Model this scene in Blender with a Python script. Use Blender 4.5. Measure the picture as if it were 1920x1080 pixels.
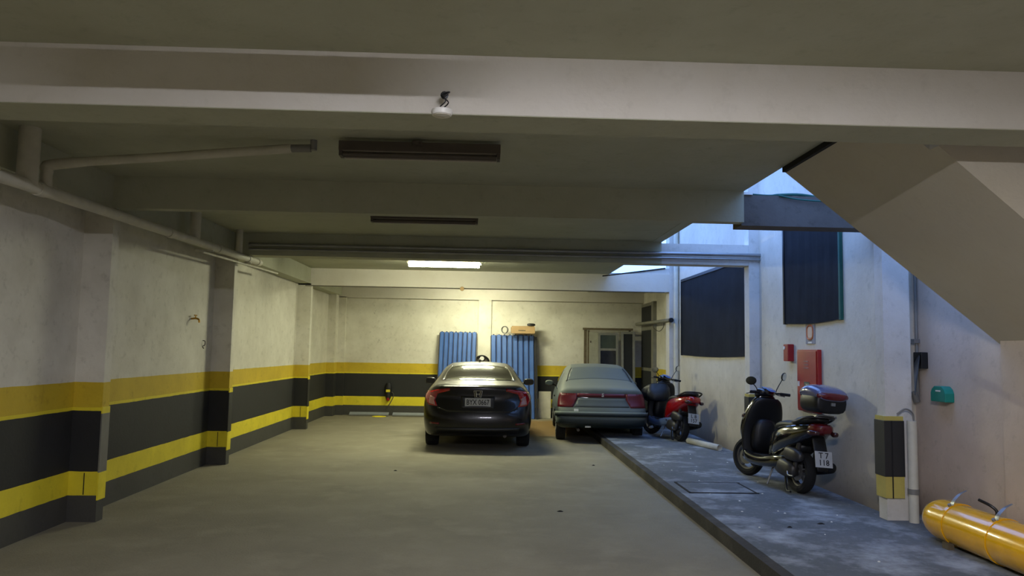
import bpy, bmesh, math, random
from mathutils import Vector, Matrix, Euler
from mathutils.bvhtree import BVHTree
from mathutils.geometry import delaunay_2d_cdt
random.seed(7)
S = bpy.context.scene
COL = S.collection
PI = math.pi
for o in list(bpy.data.objects): bpy.data.objects.remove(o)

# ------------------------------------------------------------------ camera, sky, exposure
FPX, PITCH, ROLL, YAW, EYE = 1420.0, 0.0820, 0.0173, 0.0325, 1.66
cd = bpy.data.cameras.new('camera'); cam = bpy.data.objects.new('camera', cd); COL.objects.link(cam)
cd.sensor_width = 36.0; cd.lens = FPX / 1920 * 36.0; cd.clip_start = .05
fw = Vector((math.sin(YAW)*math.cos(PITCH), math.cos(YAW)*math.cos(PITCH), math.sin(PITCH)))
rt = Vector((math.cos(YAW), -math.sin(YAW), 0)); up = rt.cross(fw)
r2 = rt*math.cos(ROLL) + up*math.sin(ROLL); u2 = up*math.cos(ROLL) - rt*math.sin(ROLL)
cam.matrix_world = Matrix(((r2.x, u2.x, -fw.x, 0), (r2.y, u2.y, -fw.y, 0), (r2.z, u2.z, -fw.z, EYE), (0, 0, 0, 1)))
S.camera = cam
S.view_settings.view_transform = 'Standard'; S.view_settings.look = 'None'
S.view_settings.exposure = 0.0; S.view_settings.gamma = 1.0; S.view_settings.use_curve_mapping = False
SKY_COL, SKY_STR = (0.225, 0.425, 1.0), 3.6
LAMP_COL, LAMP_STR = (1.0, 1.0, 0.70), 165.0        # burning tube far back in the garage
LAMP2_COL, LAMP2_STR = (1.0, 1.0, 1.12), 900.0      # burning tube above and behind the camera
w = bpy.data.worlds.new('dusk_sky'); S.world = w; w.use_nodes = True
bg = w.node_tree.nodes['Background']; bg.inputs[0].default_value = (*SKY_COL, 1); bg.inputs[1].default_value = SKY_STR

# ------------------------------------------------------------------ materials
def lin(c):
    return tuple(((v/255)/12.92 if v/255 <= .04045 else ((v/255+.055)/1.055)**2.4) for v in c)
def mat(name, rgb, rough=.6, metal=0.0, var=.12, scale=6.0, bump=0.0, bscale=40.0, coat=0.0, emit=None, estr=0.0, trans=0.0, spec=.5, dust=None, alpha=1.0):
    m = bpy.data.materials.new(name); m.use_nodes = True
    nt = m.node_tree; N = nt.nodes; L = nt.links; b = N['Principled BSDF']
    c = lin(rgb)
    b.inputs['Roughness'].default_value = rough; b.inputs['Metallic'].default_value = metal
    b.inputs['Specular IOR Level'].default_value = spec
    tc = N.new('ShaderNodeTexCoord')
    nz = N.new('ShaderNodeTexNoise'); nz.inputs['Scale'].default_value = scale; nz.inputs['Detail'].default_value = 6; nz.inputs['Roughness'].default_value = .6
    L.new(tc.outputs['Object'], nz.inputs['Vector'])
    mx = N.new('ShaderNodeMix'); mx.data_type = 'RGBA'
    mx.inputs[6].default_value = (*[v*(1-var) for v in c], 1); mx.inputs[7].default_value = (*[min(1, v*(1+var)) for v in c], 1)
    mr = N.new('ShaderNodeMapRange'); mr.inputs[1].default_value = .3; mr.inputs[2].default_value = .7
    L.new(nz.outputs[0], mr.inputs[0]); L.new(mr.outputs[0], mx.inputs[0])
    out = mx.outputs[2]
    if dust:                                   # settled dust: thicker on faces that look up
        g = N.new('ShaderNodeNewGeometry'); sx = N.new('ShaderNodeSeparateXYZ'); L.new(g.outputs['Normal'], sx.inputs[0])
        d = N.new('ShaderNodeMapRange'); d.inputs[1].default_value = -.35; d.inputs[2].default_value = .9; d.inputs[3].default_value = dust[1]; d.inputs[4].default_value = dust[2]
        L.new(sx.outputs[2], d.inputs[0])
        m2 = N.new('ShaderNodeMix'); m2.data_type = 'RGBA'; L.new(d.outputs[0], m2.inputs[0]); L.new(out, m2.inputs[6]); m2.inputs[7].default_value = (*lin(dust[0]), 1)
        out = m2.outputs[2]
        r = N.new('ShaderNodeMapRange'); r.inputs[3].default_value = rough; r.inputs[4].default_value = .9; L.new(d.outputs[0], r.inputs[0]); L.new(r.outputs[0], b.inputs['Roughness'])
    L.new(out, b.inputs['Base Color'])
    if bump:
        n2 = N.new('ShaderNodeTexNoise'); n2.inputs['Scale'].default_value = bscale; n2.inputs['Detail'].default_value = 5
        L.new(tc.outputs['Object'], n2.inputs['Vector'])
        bp = N.new('ShaderNodeBump'); bp.inputs['Strength'].default_value = bump; bp.inputs['Distance'].default_value = .01
        L.new(n2.outputs[0], bp.inputs['Height']); L.new(bp.outputs[0], b.inputs['Normal'])
    b.inputs['Coat Weight'].default_value = coat; b.inputs['Coat Roughness'].default_value = .06
    if emit: b.inputs['Emission Color'].default_value = (*emit, 1); b.inputs['Emission Strength'].default_value = estr
    if trans: b.inputs['Transmission Weight'].default_value = trans
    return m
def plaster(name, base, bands=None, dirt=0.35, scuff=None, soft=False):
    """whitewashed plaster in world space, with painted bands at given heights and patchy dirt"""
    m = bpy.data.materials.new(name); m.use_nodes = True
    nt = m.node_tree; N = nt.nodes; L = nt.links; b = N['Principled BSDF']; b.inputs['Roughness'].default_value = .75
    g = N.new('ShaderNodeNewGeometry'); sx = N.new('ShaderNodeSeparateXYZ'); L.new(g.outputs['Position'], sx.inputs[0])
    col = None
    def noise(s, d=6, r=.6):
        n = N.new('ShaderNodeTexNoise'); n.inputs['Scale'].default_value = s; n.inputs['Detail'].default_value = d; n.inputs['Roughness'].default_value = r
        L.new(g.outputs['Position'], n.inputs['Vector']); return n.outputs[0]
    if bands:
        wob = N.new('ShaderNodeMath'); wob.operation = 'MULTIPLY_ADD'; L.new(noise(5, 3), wob.inputs[0]); wob.inputs[1].default_value = .012; L.new(sx.outputs[2], wob.inputs[2])
        dv = N.new('ShaderNodeMath'); dv.operation = 'DIVIDE'; L.new(wob.outputs[0], dv.inputs[0]); dv.inputs[1].default_value = 4.0
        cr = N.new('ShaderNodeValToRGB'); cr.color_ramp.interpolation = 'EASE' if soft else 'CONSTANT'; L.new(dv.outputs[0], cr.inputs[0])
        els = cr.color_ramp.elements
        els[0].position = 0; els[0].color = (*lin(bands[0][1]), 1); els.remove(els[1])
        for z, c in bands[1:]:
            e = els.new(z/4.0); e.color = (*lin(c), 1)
        col = cr.outputs[0]
    mx = N.new('ShaderNodeMix'); mx.data_type = 'RGBA'; mx.blend_type = 'MULTIPLY'
    if col: L.new(col, mx.inputs[6])
    else: mx.inputs[6].default_value = (*lin(base), 1)
    mr = N.new('ShaderNodeMapRange'); mr.inputs[1].default_value = .35; mr.inputs[2].default_value = .68
    L.new(noise(1.7, 8, .65), mr.inputs[0]); L.new(mr.outputs[0], mx.inputs[0]); k = 1-dirt*.55; mx.inputs[7].default_value = (k, k*.985, k*.95, 1)
    m2 = N.new('ShaderNodeMix'); m2.data_type = 'RGBA'; m2.blend_type = 'MULTIPLY'; L.new(mx.outputs[2], m2.inputs[6])
    mr2 = N.new('ShaderNodeMapRange'); mr2.inputs[1].default_value = .55; mr2.inputs[2].default_value = .8
    L.new(noise(9, 10, .7), mr2.inputs[0]); L.new(mr2.outputs[0], m2.inputs[0]); m2.inputs[7].default_value = (1-dirt, 1-dirt, 1-dirt*1.1, 1)
    if scuff:
        vm = N.new('ShaderNodeVectorMath'); vm.operation = 'DISTANCE'; L.new(g.outputs['Position'], vm.inputs[0]); vm.inputs[1].default_value = scuff
        fa = N.new('ShaderNodeMapRange'); fa.inputs[1].default_value = .75; fa.inputs[2].default_value = .2; L.new(vm.outputs['Value'], fa.inputs[0])
        th = N.new('ShaderNodeMapRange'); th.inputs[1].default_value = .60; th.inputs[2].default_value = .68; L.new(noise(7, 8, .75), th.inputs[0])
        mu = N.new('ShaderNodeMath'); mu.operation = 'MULTIPLY'; L.new(fa.outputs[0], mu.inputs[0]); L.new(th.outputs[0], mu.inputs[1])
        m3 = N.new('ShaderNodeMix'); m3.data_type = 'RGBA'; L.new(mu.outputs[0], m3.inputs[0]); L.new(m2.outputs[2], m3.inputs[6]); m3.inputs[7].default_value = (*lin((110, 104, 90)), 1); m2 = m3
    L.new(m2.outputs[2], b.inputs['Base Color'])
    bp = N.new('ShaderNodeBump'); bp.inputs['Strength'].default_value = .35; bp.inputs['Distance'].default_value = .006
    L.new(noise(30, 6), bp.inputs['Height']); L.new(bp.outputs[0], b.inputs['Normal'])
    return m
def ground(name, ca, cb, cc, blotch=None, rough=.85):
    m = bpy.data.materials.new(name); m.use_nodes = True
    nt = m.node_tree; N = nt.nodes; L = nt.links; b = N['Principled BSDF']; b.inputs['Roughness'].default_value = rough
    g = N.new('ShaderNodeNewGeometry')
    def noise(s, d=8, r=.62):
        n = N.new('ShaderNodeTexNoise'); n.inputs['Scale'].default_value = s; n.inputs['Detail'].default_value = d; n.inputs['Roughness'].default_value = r
        L.new(g.outputs['Position'], n.inputs['Vector']); return n.outputs[0]
    def mixer(a, bcol, fac, lo, hi, mode='MIX'):
        r = N.new('ShaderNodeMapRange'); r.inputs[1].default_value = lo; r.inputs[2].default_value = hi; L.new(fac, r.inputs[0])
        x = N.new('ShaderNodeMix'); x.data_type = 'RGBA'; x.blend_type = mode; L.new(r.outputs[0], x.inputs[0])
        if isinstance(a, tuple): x.inputs[6].default_value = (*lin(a), 1)
        else: L.new(a, x.inputs[6])
        x.inputs[7].default_value = (*lin(bcol), 1); return x.outputs[2]
    c = mixer(ca, cb, noise(.9), .35, .68)
    c = mixer(c, cc, noise(2.2, 8, .6), .50, .74)
    c = mixer(c, cc, noise(14, 8, .75), .54, 1.05)
    c = mixer(c, cb, noise(22, 8, .75), .56, .95)
    c = mixer(c, (225, 222, 212), noise(55, 4, .7), .70, .86)
    c = mixer(c, (30, 28, 24), noise(38, 4, .7), .66, .9)
    if blotch:
        (bx, by, br, bc) = blotch
        vm = N.new('ShaderNodeVectorMath'); vm.operation = 'DISTANCE'; L.new(g.outputs['Position'], vm.inputs[0]); vm.inputs[1].default_value = (bx, by, 0)
        ad = N.new('ShaderNodeMath'); ad.operation = 'MULTIPLY_ADD'; L.new(noise(2.5), ad.inputs[0]); ad.inputs[1].default_value = 1.2; L.new(vm.outputs['Value'], ad.inputs[2])
        r = N.new('ShaderNodeMapRange'); r.inputs[1].default_value = br+.6; r.inputs[2].default_value = br+.1; L.new(ad.outputs[0], r.inputs[0])
        x = N.new('ShaderNodeMix'); x.data_type = 'RGBA'; L.new(r.outputs[0], x.inputs[0]); L.new(c, x.inputs[6]); x.inputs[7].default_value = (*lin(bc), 1); c = x.outputs[2]
    L.new(c, b.inputs['Base Color'])
    bp = N.new('ShaderNodeBump'); bp.inputs['Strength'].default_value = .5; bp.inputs['Distance'].default_value = .012
    L.new(noise(45, 6), bp.inputs['Height']); L.new(bp.outputs[0], b.inputs['Normal'])
    return m
YEL, YEL2, BLK, BLK2, WHT = (202, 174, 38), (224, 206, 40), (32, 32, 32), (72, 70, 66), (214, 210, 196)
M_wall = plaster('banded_plaster', WHT, [(0, (66, 65, 60)), (.244, YEL2), (.454, BLK), (1.024, YEL2), (1.062, YEL), (1.285, WHT)], scuff=(-2.75, 19.0, 2.25))
M_plain = plaster('plain_plaster', (212, 208, 198))
M_ceil = plaster('grey_ceiling_paint', (173, 174, 152), dirt=.22)
M_beam = plaster('pale_beam_paint', (206, 201, 190), dirt=.12)
M_out = plaster('outside_plaster', (212, 208, 200), dirt=.3)
M_near = plaster('lamp_tinted_near_plaster', WHT, [(0, (124, 104, 88)), (.55, (204, 184, 164)), (2.2, (214, 200, 186))], dirt=.3, soft=True)  # warm lamp light tinted into the plaster colour, brown dirt at the base
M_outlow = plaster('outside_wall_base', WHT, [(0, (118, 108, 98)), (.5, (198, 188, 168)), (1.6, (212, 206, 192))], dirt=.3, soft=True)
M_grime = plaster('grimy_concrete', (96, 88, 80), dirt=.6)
M_stair = plaster('stair_soffit_paint', (196, 188, 168), dirt=.1)
M_floor = ground('worn_concrete', (136, 130, 112), (122, 116, 99), (144, 138, 119), (1.25, 16.6, 1.9, (132, 104, 58)))
M_walk = ground('rough_walkway', (106, 110, 114), (84, 90, 94), (176, 182, 188))
M_kerb = ground('kerb_concrete', (60, 56, 50), (46, 44, 40), (84, 80, 72))
M = {}
M['darkgroove'] = mat('dark_groove', (20, 19, 18), .9)
M['pvc'] = mat('white_pvc', (196, 192, 176), .5, var=.1)
M['pvcgrey'] = mat('grey_pvc', (120, 118, 112), .5)
M['steelpipe'] = mat('steel_conduit', (150, 150, 150), .35, .7)
M['brass'] = mat('brass', (170, 130, 50), .35, .9)
M['fixture'] = mat('dull_fixture', (74, 66, 58), .6)
M['fixwhite'] = mat('fixture_white', (190, 186, 170), .4)
M['fixshaded'] = mat('fixture_white_shaded', (128, 120, 108), .5)  # reflector white darkened in its colour because those fixtures are unlit
M['ceilpipe'] = mat('painted_pipe', (186, 182, 164), .7)
M['tubeoff'] = mat('tube_off', (210, 208, 200), .3)
M['tubeon'] = mat('tube_burning', (255, 255, 255), .3, emit=LAMP_COL, estr=LAMP_STR)
M['tubeon2'] = mat('tube_burning_near', (255, 255, 255), .3, emit=LAMP2_COL, estr=LAMP2_STR)
M['white'] = mat('white_plastic', (222, 220, 212), .4)
M['black'] = mat('black_plastic', (16, 16, 17), .45)
M['rubber'] = mat('tyre_rubber', (18, 18, 18), .85, bump=.2)
M['alloy'] = mat('alloy', (120, 120, 122), .35, .8)
M['chrome'] = mat('chrome', (225, 225, 228), .12, 1.0, var=.02)
M['carblack'] = mat('black_car_paint', (7, 6, 6), .28, .0, coat=.45, spec=.35, var=.05, dust=((120, 116, 104), -.06, .10))
M['glassdark'] = mat('tinted_glass', (16, 15, 14), .06, coat=0, spec=.5, dust=((110, 104, 92), .0, .06))
M['lampred'] = mat('red_lamp_lens', (150, 14, 16), .12, coat=1.0)
M['lampdark'] = mat('dark_red_lens', (92, 14, 20), .25, coat=.4)
M['lampclear'] = mat('clear_lamp_lens', (170, 120, 112), .15, coat=1.0)
M['plate'] = mat('plate_grey', (172, 172, 168), .5)
M['ink'] = mat('plate_ink', (26, 26, 28), .6)
M['dustgreen'] = mat('dusty_green_paint', (24, 44, 44), .45, dust=((136, 140, 128), -.12, .72), coat=.15)
M['dustglass'] = mat('dusty_glass', (48, 54, 54), .3, dust=((120, 128, 122), .1, .6))
M['dustbumper'] = mat('dusty_bumper', (26, 36, 38), .5, dust=((140, 150, 140), -.02, .9))
M['dustred'] = mat('dusty_red_lens', (92, 16, 26), .35)
M['scoot'] = mat('black_scooter_paint', (14, 14, 17), .14, coat=1.0)
M['scootred'] = mat('red_scooter_paint', (150, 14, 18), .16, coat=1.0)
M['scootblue'] = mat('blue_grey_panel', (84, 100, 130), .3, coat=.5)
M['seat'] = mat('black_seat_vinyl', (26, 26, 28), .5)
M['smoke'] = mat('smoked_lens', (60, 26, 24), .2, coat=.6)
M['engine'] = mat('engine_alloy', (70, 68, 66), .45, .6)
M['caselid'] = mat('violet_grey_lid', (92, 92, 122), .22, coat=1.0)
M['mirror'] = mat('mirror_glass', (200, 210, 225), .03, 1.0)
M['screen'] = mat('blue_tinted_screen', (70, 110, 170), .08, coat=1.0)
M['yellowtank'] = mat('yellow_tank_paint', (240, 178, 10), .22, coat=.7, var=.08, bump=.05)
M['strap'] = mat('galvanised_strap', (176, 180, 186), .35, .6)
M['blueslat'] = mat('blue_sheet_metal', (50, 88, 152), .42, .1)
M['card'] = mat('cardboard', (170, 140, 98), .8)
M['wood'] = mat('old_wood', (96, 84, 62), .8, var=.25, scale=12)
M['alu'] = mat('dull_aluminium', (134, 132, 120), .5, .3)
M['mesh'] = mat('dark_mesh_panel', (28, 30, 32), .8)
M['sheet'] = mat('dark_shade_cloth', (38, 42, 50), .85, var=.3, scale=3)
M['glass'] = mat('grimy_pane', (66, 74, 66), .15, coat=.4)
M['pane2'] = mat('dark_pane', (34, 36, 46), .15, coat=.4)
M['board'] = mat('pale_board', (150, 148, 132), .7)
M['whiteboard'] = mat('white_board', (206, 200, 178), .7)
M['red'] = mat('hydrant_red', (160, 24, 26), .35, coat=.3)
M['darkred'] = mat('alarm_red', (150, 22, 28), .35)
M['sign'] = mat('sign_paper', (214, 186, 160), .6)
M['orange'] = mat('sign_orange', (196, 110, 60), .6)
M['teal'] = mat('teal_plastic', (16, 132, 116), .4)
M['green'] = mat('green_netting', (24, 84, 74), .7)
M['greytrim'] = mat('grey_metal_angle', (128, 126, 120), .4, .4)
M['yeltrim'] = mat('yellow_trim', YEL2, .5)
M['dimyel'] = mat('dim_light_yellow_cladding', (182, 166, 84), .6)  # yellow dulled in its colour for the dim light on the column bases
M['blktrim'] = mat('black_rubber_cladding', (34, 34, 34), .55)
M['paleblue'] = mat('pale_blue_panel', (128, 134, 142), .5)
M['chip'] = mat('pale_chips', (214, 214, 206), .8)
M['purplegrey'] = mat('grey_wall_tone', (150, 148, 150), .8)

# ------------------------------------------------------------------ geometry helpers
def obj(name, me, m=None, parent=None, loc=None, rot=None, smooth=False, bevel=0):
    if isinstance(me, bmesh.types.BMesh):
        bmesh.ops.recalc_face_normals(me, faces=me.faces[:])
        if bevel:
            bmesh.ops.bevel(me, geom=[e for e in me.edges if len(e.link_faces) == 2 and e.calc_face_angle(0) > .6], offset=bevel, segments=2, affect='EDGES', profile=.6)
        d = bpy.data.meshes.new(name); me.to_mesh(d); me.free(); me = d
    o = bpy.data.objects.new(name, me); COL.objects.link(o)
    if m: me.materials.clear(); me.materials.append(m)
    if smooth:
        for p in me.polygons: p.use_smooth = True
        if smooth != 2:
            try: me.set_sharp_from_angle(angle=.7)
            except Exception: pass
    if parent: o.parent = parent
    if loc: o.location = loc
    if rot: o.rotation_euler = rot
    return o
def tag(o, label=None, cat=None, group=None, kind=None):
    if label: o['label'] = label
    if cat: o['category'] = cat
    if group: o['group'] = group
    if kind: o['kind'] = kind
    return o
def struct(name, bm, m, label=None, parent=None, **k):
    o = obj(name, bm, m, parent, **k)
    if not parent:
        o['kind'] = 'structure'
        if label: o['label'] = label
    return o
def thing(name, label, cat, loc=(0, 0, 0), rot=(0, 0, 0), group=None):
    o = bpy.data.objects.new(name, None); COL.objects.link(o); o.empty_display_size = .2
    o.location = loc; o.rotation_euler = rot
    return tag(o, label, cat, group)
def B(): return bmesh.new()
def box(bm, x0, x1, y0, y1, z0, z1):
    v = [bm.verts.new(p) for p in ((x0, y0, z0), (x1, y0, z0), (x1, y1, z0), (x0, y1, z0), (x0, y0, z1), (x1, y0, z1), (x1, y1, z1), (x0, y1, z1))]
    for f in ((0, 3, 2, 1), (4, 5, 6, 7), (0, 1, 5, 4), (1, 2, 6, 5), (2, 3, 7, 6), (3, 0, 4, 7)): bm.faces.new([v[i] for i in f])
    return bm
def bx(*a): return box(B(), *a)
def prism(bm, pts, a, b):
    """extrude polygon pts (3-D) by vector"""
    n = len(pts); p = [Vector(q) for q in pts]; d = Vector(a) if b is None else Vector(b)-Vector(a)
    v0 = [bm.verts.new(q) for q in p]; v1 = [bm.verts.new(q+d) for q in p]
    bm.faces.new(v0); bm.faces.new(v1[::-1])
    for i in range(n): bm.faces.new((v0[i], v1[i], v1[(i+1) % n], v0[(i+1) % n]))
    return bm
def tube(bm, pts, r, n=12, cap=True):
    pts = [Vector(p) for p in pts]; rs = r if isinstance(r, (list, tuple)) else [r]*len(pts)
    rings = []; prev = None
    for i, p in enumerate(pts):
        t = (pts[min(i+1, len(pts)-1)] - pts[max(i-1, 0)]).normalized()
        if prev is None: a = t.orthogonal().normalized()
        else: a = (prev - t*prev.dot(t)).normalized()
        prev = a; b = t.cross(a)
        rings.append([bm.verts.new(p + (a*math.cos(2*PI*k/n) + b*math.sin(2*PI*k/n))*rs[i]) for k in range(n)])
    for A, C in zip(rings, rings[1:]):
        for k in range(n): bm.faces.new((A[k], A[(k+1) % n], C[(k+1) % n], C[k]))
    if cap: bm.faces.new(rings[0][::-1]); bm.faces.new(rings[-1])
    return bm
def curve(pts, n=6):
    """Catmull-Rom through points"""
    P = [Vector(p) for p in pts]; P = [P[0]*2-P[1]]+P+[P[-1]*2-P[-2]]; out = []
    for i in range(1, len(P)-2):
        for k in range(n):
            t = k/n; a, b, c, d = P[i-1:i+3]
            out.append(.5*((2*b)+(c-a)*t+(2*a-5*b+4*c-d)*t*t+(3*b-a-3*c+d)*t**3))
    out.append(P[-2]); return out
def lathe(bm, prof, axis='Z', n=32, c=(0, 0, 0), closed=False):
    """prof: (radius, along axis)"""
    rings = []
    for r, h in prof:
        ring = []
        for k in range(n):
            a = 2*PI*k/n; x, y = r*math.cos(a), r*math.sin(a)
            p = {'Z': (x, y, h), 'X': (h, x, y), 'Y': (x, h, y)}[axis]
            ring.append(bm.verts.new(Vector(p)+Vector(c)))
        rings.append(ring)
    prs = list(zip(rings, rings[1:])) + ([(rings[-1], rings[0])] if closed else [])
    for A, C in prs:
        for k in range(n): bm.faces.new((A[k], A[(k+1) % n], C[(k+1) % n], C[k]))
    if not closed: bm.faces.new(rings[0][::-1]); bm.faces.new(rings[-1])
    return bm
def sec(y, z, w, h, e=2.6, n=16, x=0, tilt=0):
    """superellipse ring: half-width w, half-height h in the XZ plane, tilted about X"""
    R = []
    for k in range(n):
        a = 2*PI*k/n; c, s = math.cos(a), math.sin(a)
        px = w*math.copysign(abs(c)**(2/e), c); pz = h*math.copysign(abs(s)**(2/e), s)
        R.append(Vector((x+px, y - pz*math.sin(tilt), z + pz*math.cos(tilt))))
    return R
def loft(bm, secs, cap=True):
    rings = [[bm.verts.new(p) for p in s] for s in secs]; n = len(rings[0])
    for A, C in zip(rings, rings[1:]):
        for k in range(n): bm.faces.new((A[k], A[(k+1) % n], C[(k+1) % n], C[k]))
    if cap: bm.faces.new(rings[0][::-1]); bm.faces.new(rings[-1])
    return bm
def lofts(secs, k=4):
    """loft through Catmull-Rom-interpolated rings"""
    n = len(secs[0]); cols = [curve([s[j] for s in secs], k) for j in range(n)]
    return loft(B(), [[cols[j][i] for j in range(n)] for i in range(len(cols[0]))])
def text_mesh(s, size, ext=.002, bold=0.0):
    c = bpy.data.curves.new('lettering', 'FONT'); c.body = s; c.size = size; c.extrude = ext; c.align_x = 'CENTER'; c.align_y = 'CENTER'; c.resolution_u = 2; c.offset = bold
    o = bpy.data.objects.new('t', c); COL.objects.link(o); dg = bpy.context.evaluated_depsgraph_get(); dg.update()
    me = bpy.data.meshes.new_from_object(o.evaluated_get(dg)); bpy.data.objects.remove(o); return me
def ev(o):
    dg = bpy.context.evaluated_depsgraph_get(); dg.update()
    return bpy.data.meshes.new_from_object(o.evaluated_get(dg))

# ------------------------------------------------------------------ the room
XL, XP = -3.87, -3.60            # left wall, face of its pilasters
CZ, BZ = 3.27, 2.94              # ceiling, underside of the beams
SE = 2.52                        # open edge of the slab: a light well lies beyond it
YB = 19.02                       # back wall
YA = -7.0
struct('floor', bx(-4.4, 2.10, YA-.3, YB+.3, -.2, 0), M_floor, 'worn concrete garage floor')
struct('walkway', bx(2.19, 4.6, YA-.3, YB+.3, -.2, .12), M_walk, 'raised rough concrete walkway along the right wall')
kb = B(); y = YA
struct('kerb', bx(2.10, 2.19, YA-.3, YB, -.2, .116), M_kerb, 'dark kerb along the edge of the walkway')
struct('wall_left', bx(XL-.3, XL, YA, YB+.3, 0, 3.5), M_wall, 'left wall with yellow and black bands')
struct('wall_back', bx(XL, 4.3, YB, YB+.3, 0, 3.5), M_wall, 'back wall with yellow and black bands')
struct('wall_front', bx(XL, 4.6, YA-.3, YA, 0, 3.5), M_plain, 'garage wall behind the camera')
# right wall in runs
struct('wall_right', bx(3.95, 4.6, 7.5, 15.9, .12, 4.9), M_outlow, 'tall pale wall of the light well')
struct('wall_right', bx(3.95, 4.6, 15.9, YB+.3, .12, 3.3), M_wall, 'banded right wall of the last bay')
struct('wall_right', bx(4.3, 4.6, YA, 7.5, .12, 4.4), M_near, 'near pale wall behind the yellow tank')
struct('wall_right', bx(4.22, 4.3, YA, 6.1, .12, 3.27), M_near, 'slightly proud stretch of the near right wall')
# ceiling slabs (each bay) and the roof over them
struct('ceiling', bx(-4.2, SE, 1.5, YB+.3, CZ, CZ+.16), M_ceil, 'grey painted ceiling slab')
struct('ceiling', bx(SE, 4.6, 15.7, YB+.3, CZ-.12, CZ+.04), M_ceil, 'ceiling over the far right corner')
struct('ceiling', bx(-4.2, 4.6, YA-.3, 1.5, CZ, CZ+.16), M_ceil, 'ceiling slab behind the camera')
struct('ceiling', bx(SE, 4.6, 1.5, 4.6, CZ, CZ+.16), M_ceil, 'ceiling slab beside the stair')
# beams across
struct('beam', bx(XL, 4.3, 4.05, 4.38, BZ, CZ+.02), M_beam, 'near pale beam crossing the whole ceiling')
obj('soffit', bx(XL, 4.3, 4.054, 4.38, BZ-.004, BZ), M_ceil, bpy.data.objects['beam'])
struct('beam', bx(XL, SE, 7.32, 7.45, BZ+.02, CZ+.02), M_ceil, 'second beam from the camera')
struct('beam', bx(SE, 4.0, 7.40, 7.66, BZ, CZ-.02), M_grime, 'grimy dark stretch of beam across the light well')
struct('beam', bx(XL, SE, 10.85, 11.13, BZ+.01, CZ+.02), M_ceil, 'beam carrying two conduits')
struct('beam', bx(SE, 3.80, 10.86, 11.13, BZ+.01, CZ-.02), M_out, 'stretch of conduit beam across the light well')
struct('beam', bx(XL, 3.78, 15.58, 15.86, 2.92, CZ+.02), M_beam, 'far pale beam before the last bay')
pb = B(); prism(pb, [(2.40, 15.60, 3.2), (3.78, 15.60, 3.2), (3.78, 15.60, 3.42), (2.40, 15.60, 3.22)], (0, .2, 0), None)
struct('parapet', pb, M_out, 'sloping parapet above the far beam')
pb = B(); prism(pb, [(2.38, 15.575, 3.215), (3.70, 15.575, 3.405), (3.70, 15.575, 3.43), (2.38, 15.575, 3.24)], (0, .26, 0), None)
struct('trim_1', pb, M['darkgroove'], 'dark flashing on top of the sloping parapet')
struct('beam', bx(XL, 3.95, YB-.10, YB, 2.90, CZ), M_beam, 'shallow beam along the top of the back wall')
struct('beam', bx(XL, XP-.02, YA, YB, BZ+.01, CZ), M_ceil, 'edge beam along the left wall')
struct('beam', bx(2.38, SE+.002, 7.45, 10.85, CZ-.004, CZ+.17), M_ceil, 'slab edge strip beside the light well')
# pilasters left
def pilaster(y, w=.13, xp=XP, name='pilaster'):
    o = struct(name, bx(XL-.02, xp, y, y+w, 0, BZ+.01), M_wall, 'banded pilaster on the left wall')
    return o
def guard(p, y, mid):
    for z0, z1, m in ((.20, .454, M['yeltrim']), (.454, 1.0, mid), (1.0, 1.062, M['yeltrim'])):
        b = B(); box(b, XP-.002, XP+.010, y-.008, y+.135, z0, z1); obj('corner_guard', b, m, p)
    obj('strip_joint', bx(XP-.13, XP-.122, y-.003, y, .25, .45), M['darkgroove'], p)
for y, mid in ((7.32, M['greytrim']), (10.85, M['blktrim']), (15.58, M['blktrim'])): guard(pilaster(y), y, mid)
pilaster(3.9)
pilaster(YB-.42, .42, -3.68)
struct('pilaster', bx(-3.68, -3.50, YB-.10, YB, 0, 2.92), M_wall, 'narrow pilaster in the far left corner')
struct('pilaster', bx(-.21, .11, YB-.09, YB, 0, 2.92), M_wall, 'pale pilaster in the middle of the back wall')
# columns right
def column(y, x0, x1, top, label, m=M_out, d=.3):
    return struct('column', bx(x0, x1, y, y+d, .10, top), m, label)
c1 = column(7.18, 3.82, 4.08, CZ, 'near right column with black and yellow base', d=.15)
c2 = column(10.85, 3.80, 4.06, 4.9, 'middle right column', d=.2)
c3 = column(15.58, 3.78, 4.02, 4.9, 'far right column')
def cladding(p, y, x0, x1, z0, z1, z2, z3):
    b = B(); box(b, x0, x1, y, y+.19, z1, z2); obj('black_cladding', b, M['blktrim'], p, bevel=.004)
    b = B(); box(b, x0+.006, x1-.006, y+.006, y+.18, z0, z1); obj('yellow_cladding', b, M['dimyel'], p)
    b = B(); box(b, x0+.006, x1-.006, y+.006, y+.18, z2, z3); obj('yellow_cladding', b, M['dimyel'], p)
    b = B(); box(b, x0+.068, x0+.078, y-.004, y, z0, z2); obj('cladding_joint', b, M['darkgroove'], p)
cladding(c1, 7.15, 3.79, 3.985, .33, .53, 1.055, 1.095)
cladding(c2, 10.82, 3.77, 3.99, .33, .53, 1.05, 1.09)

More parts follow.
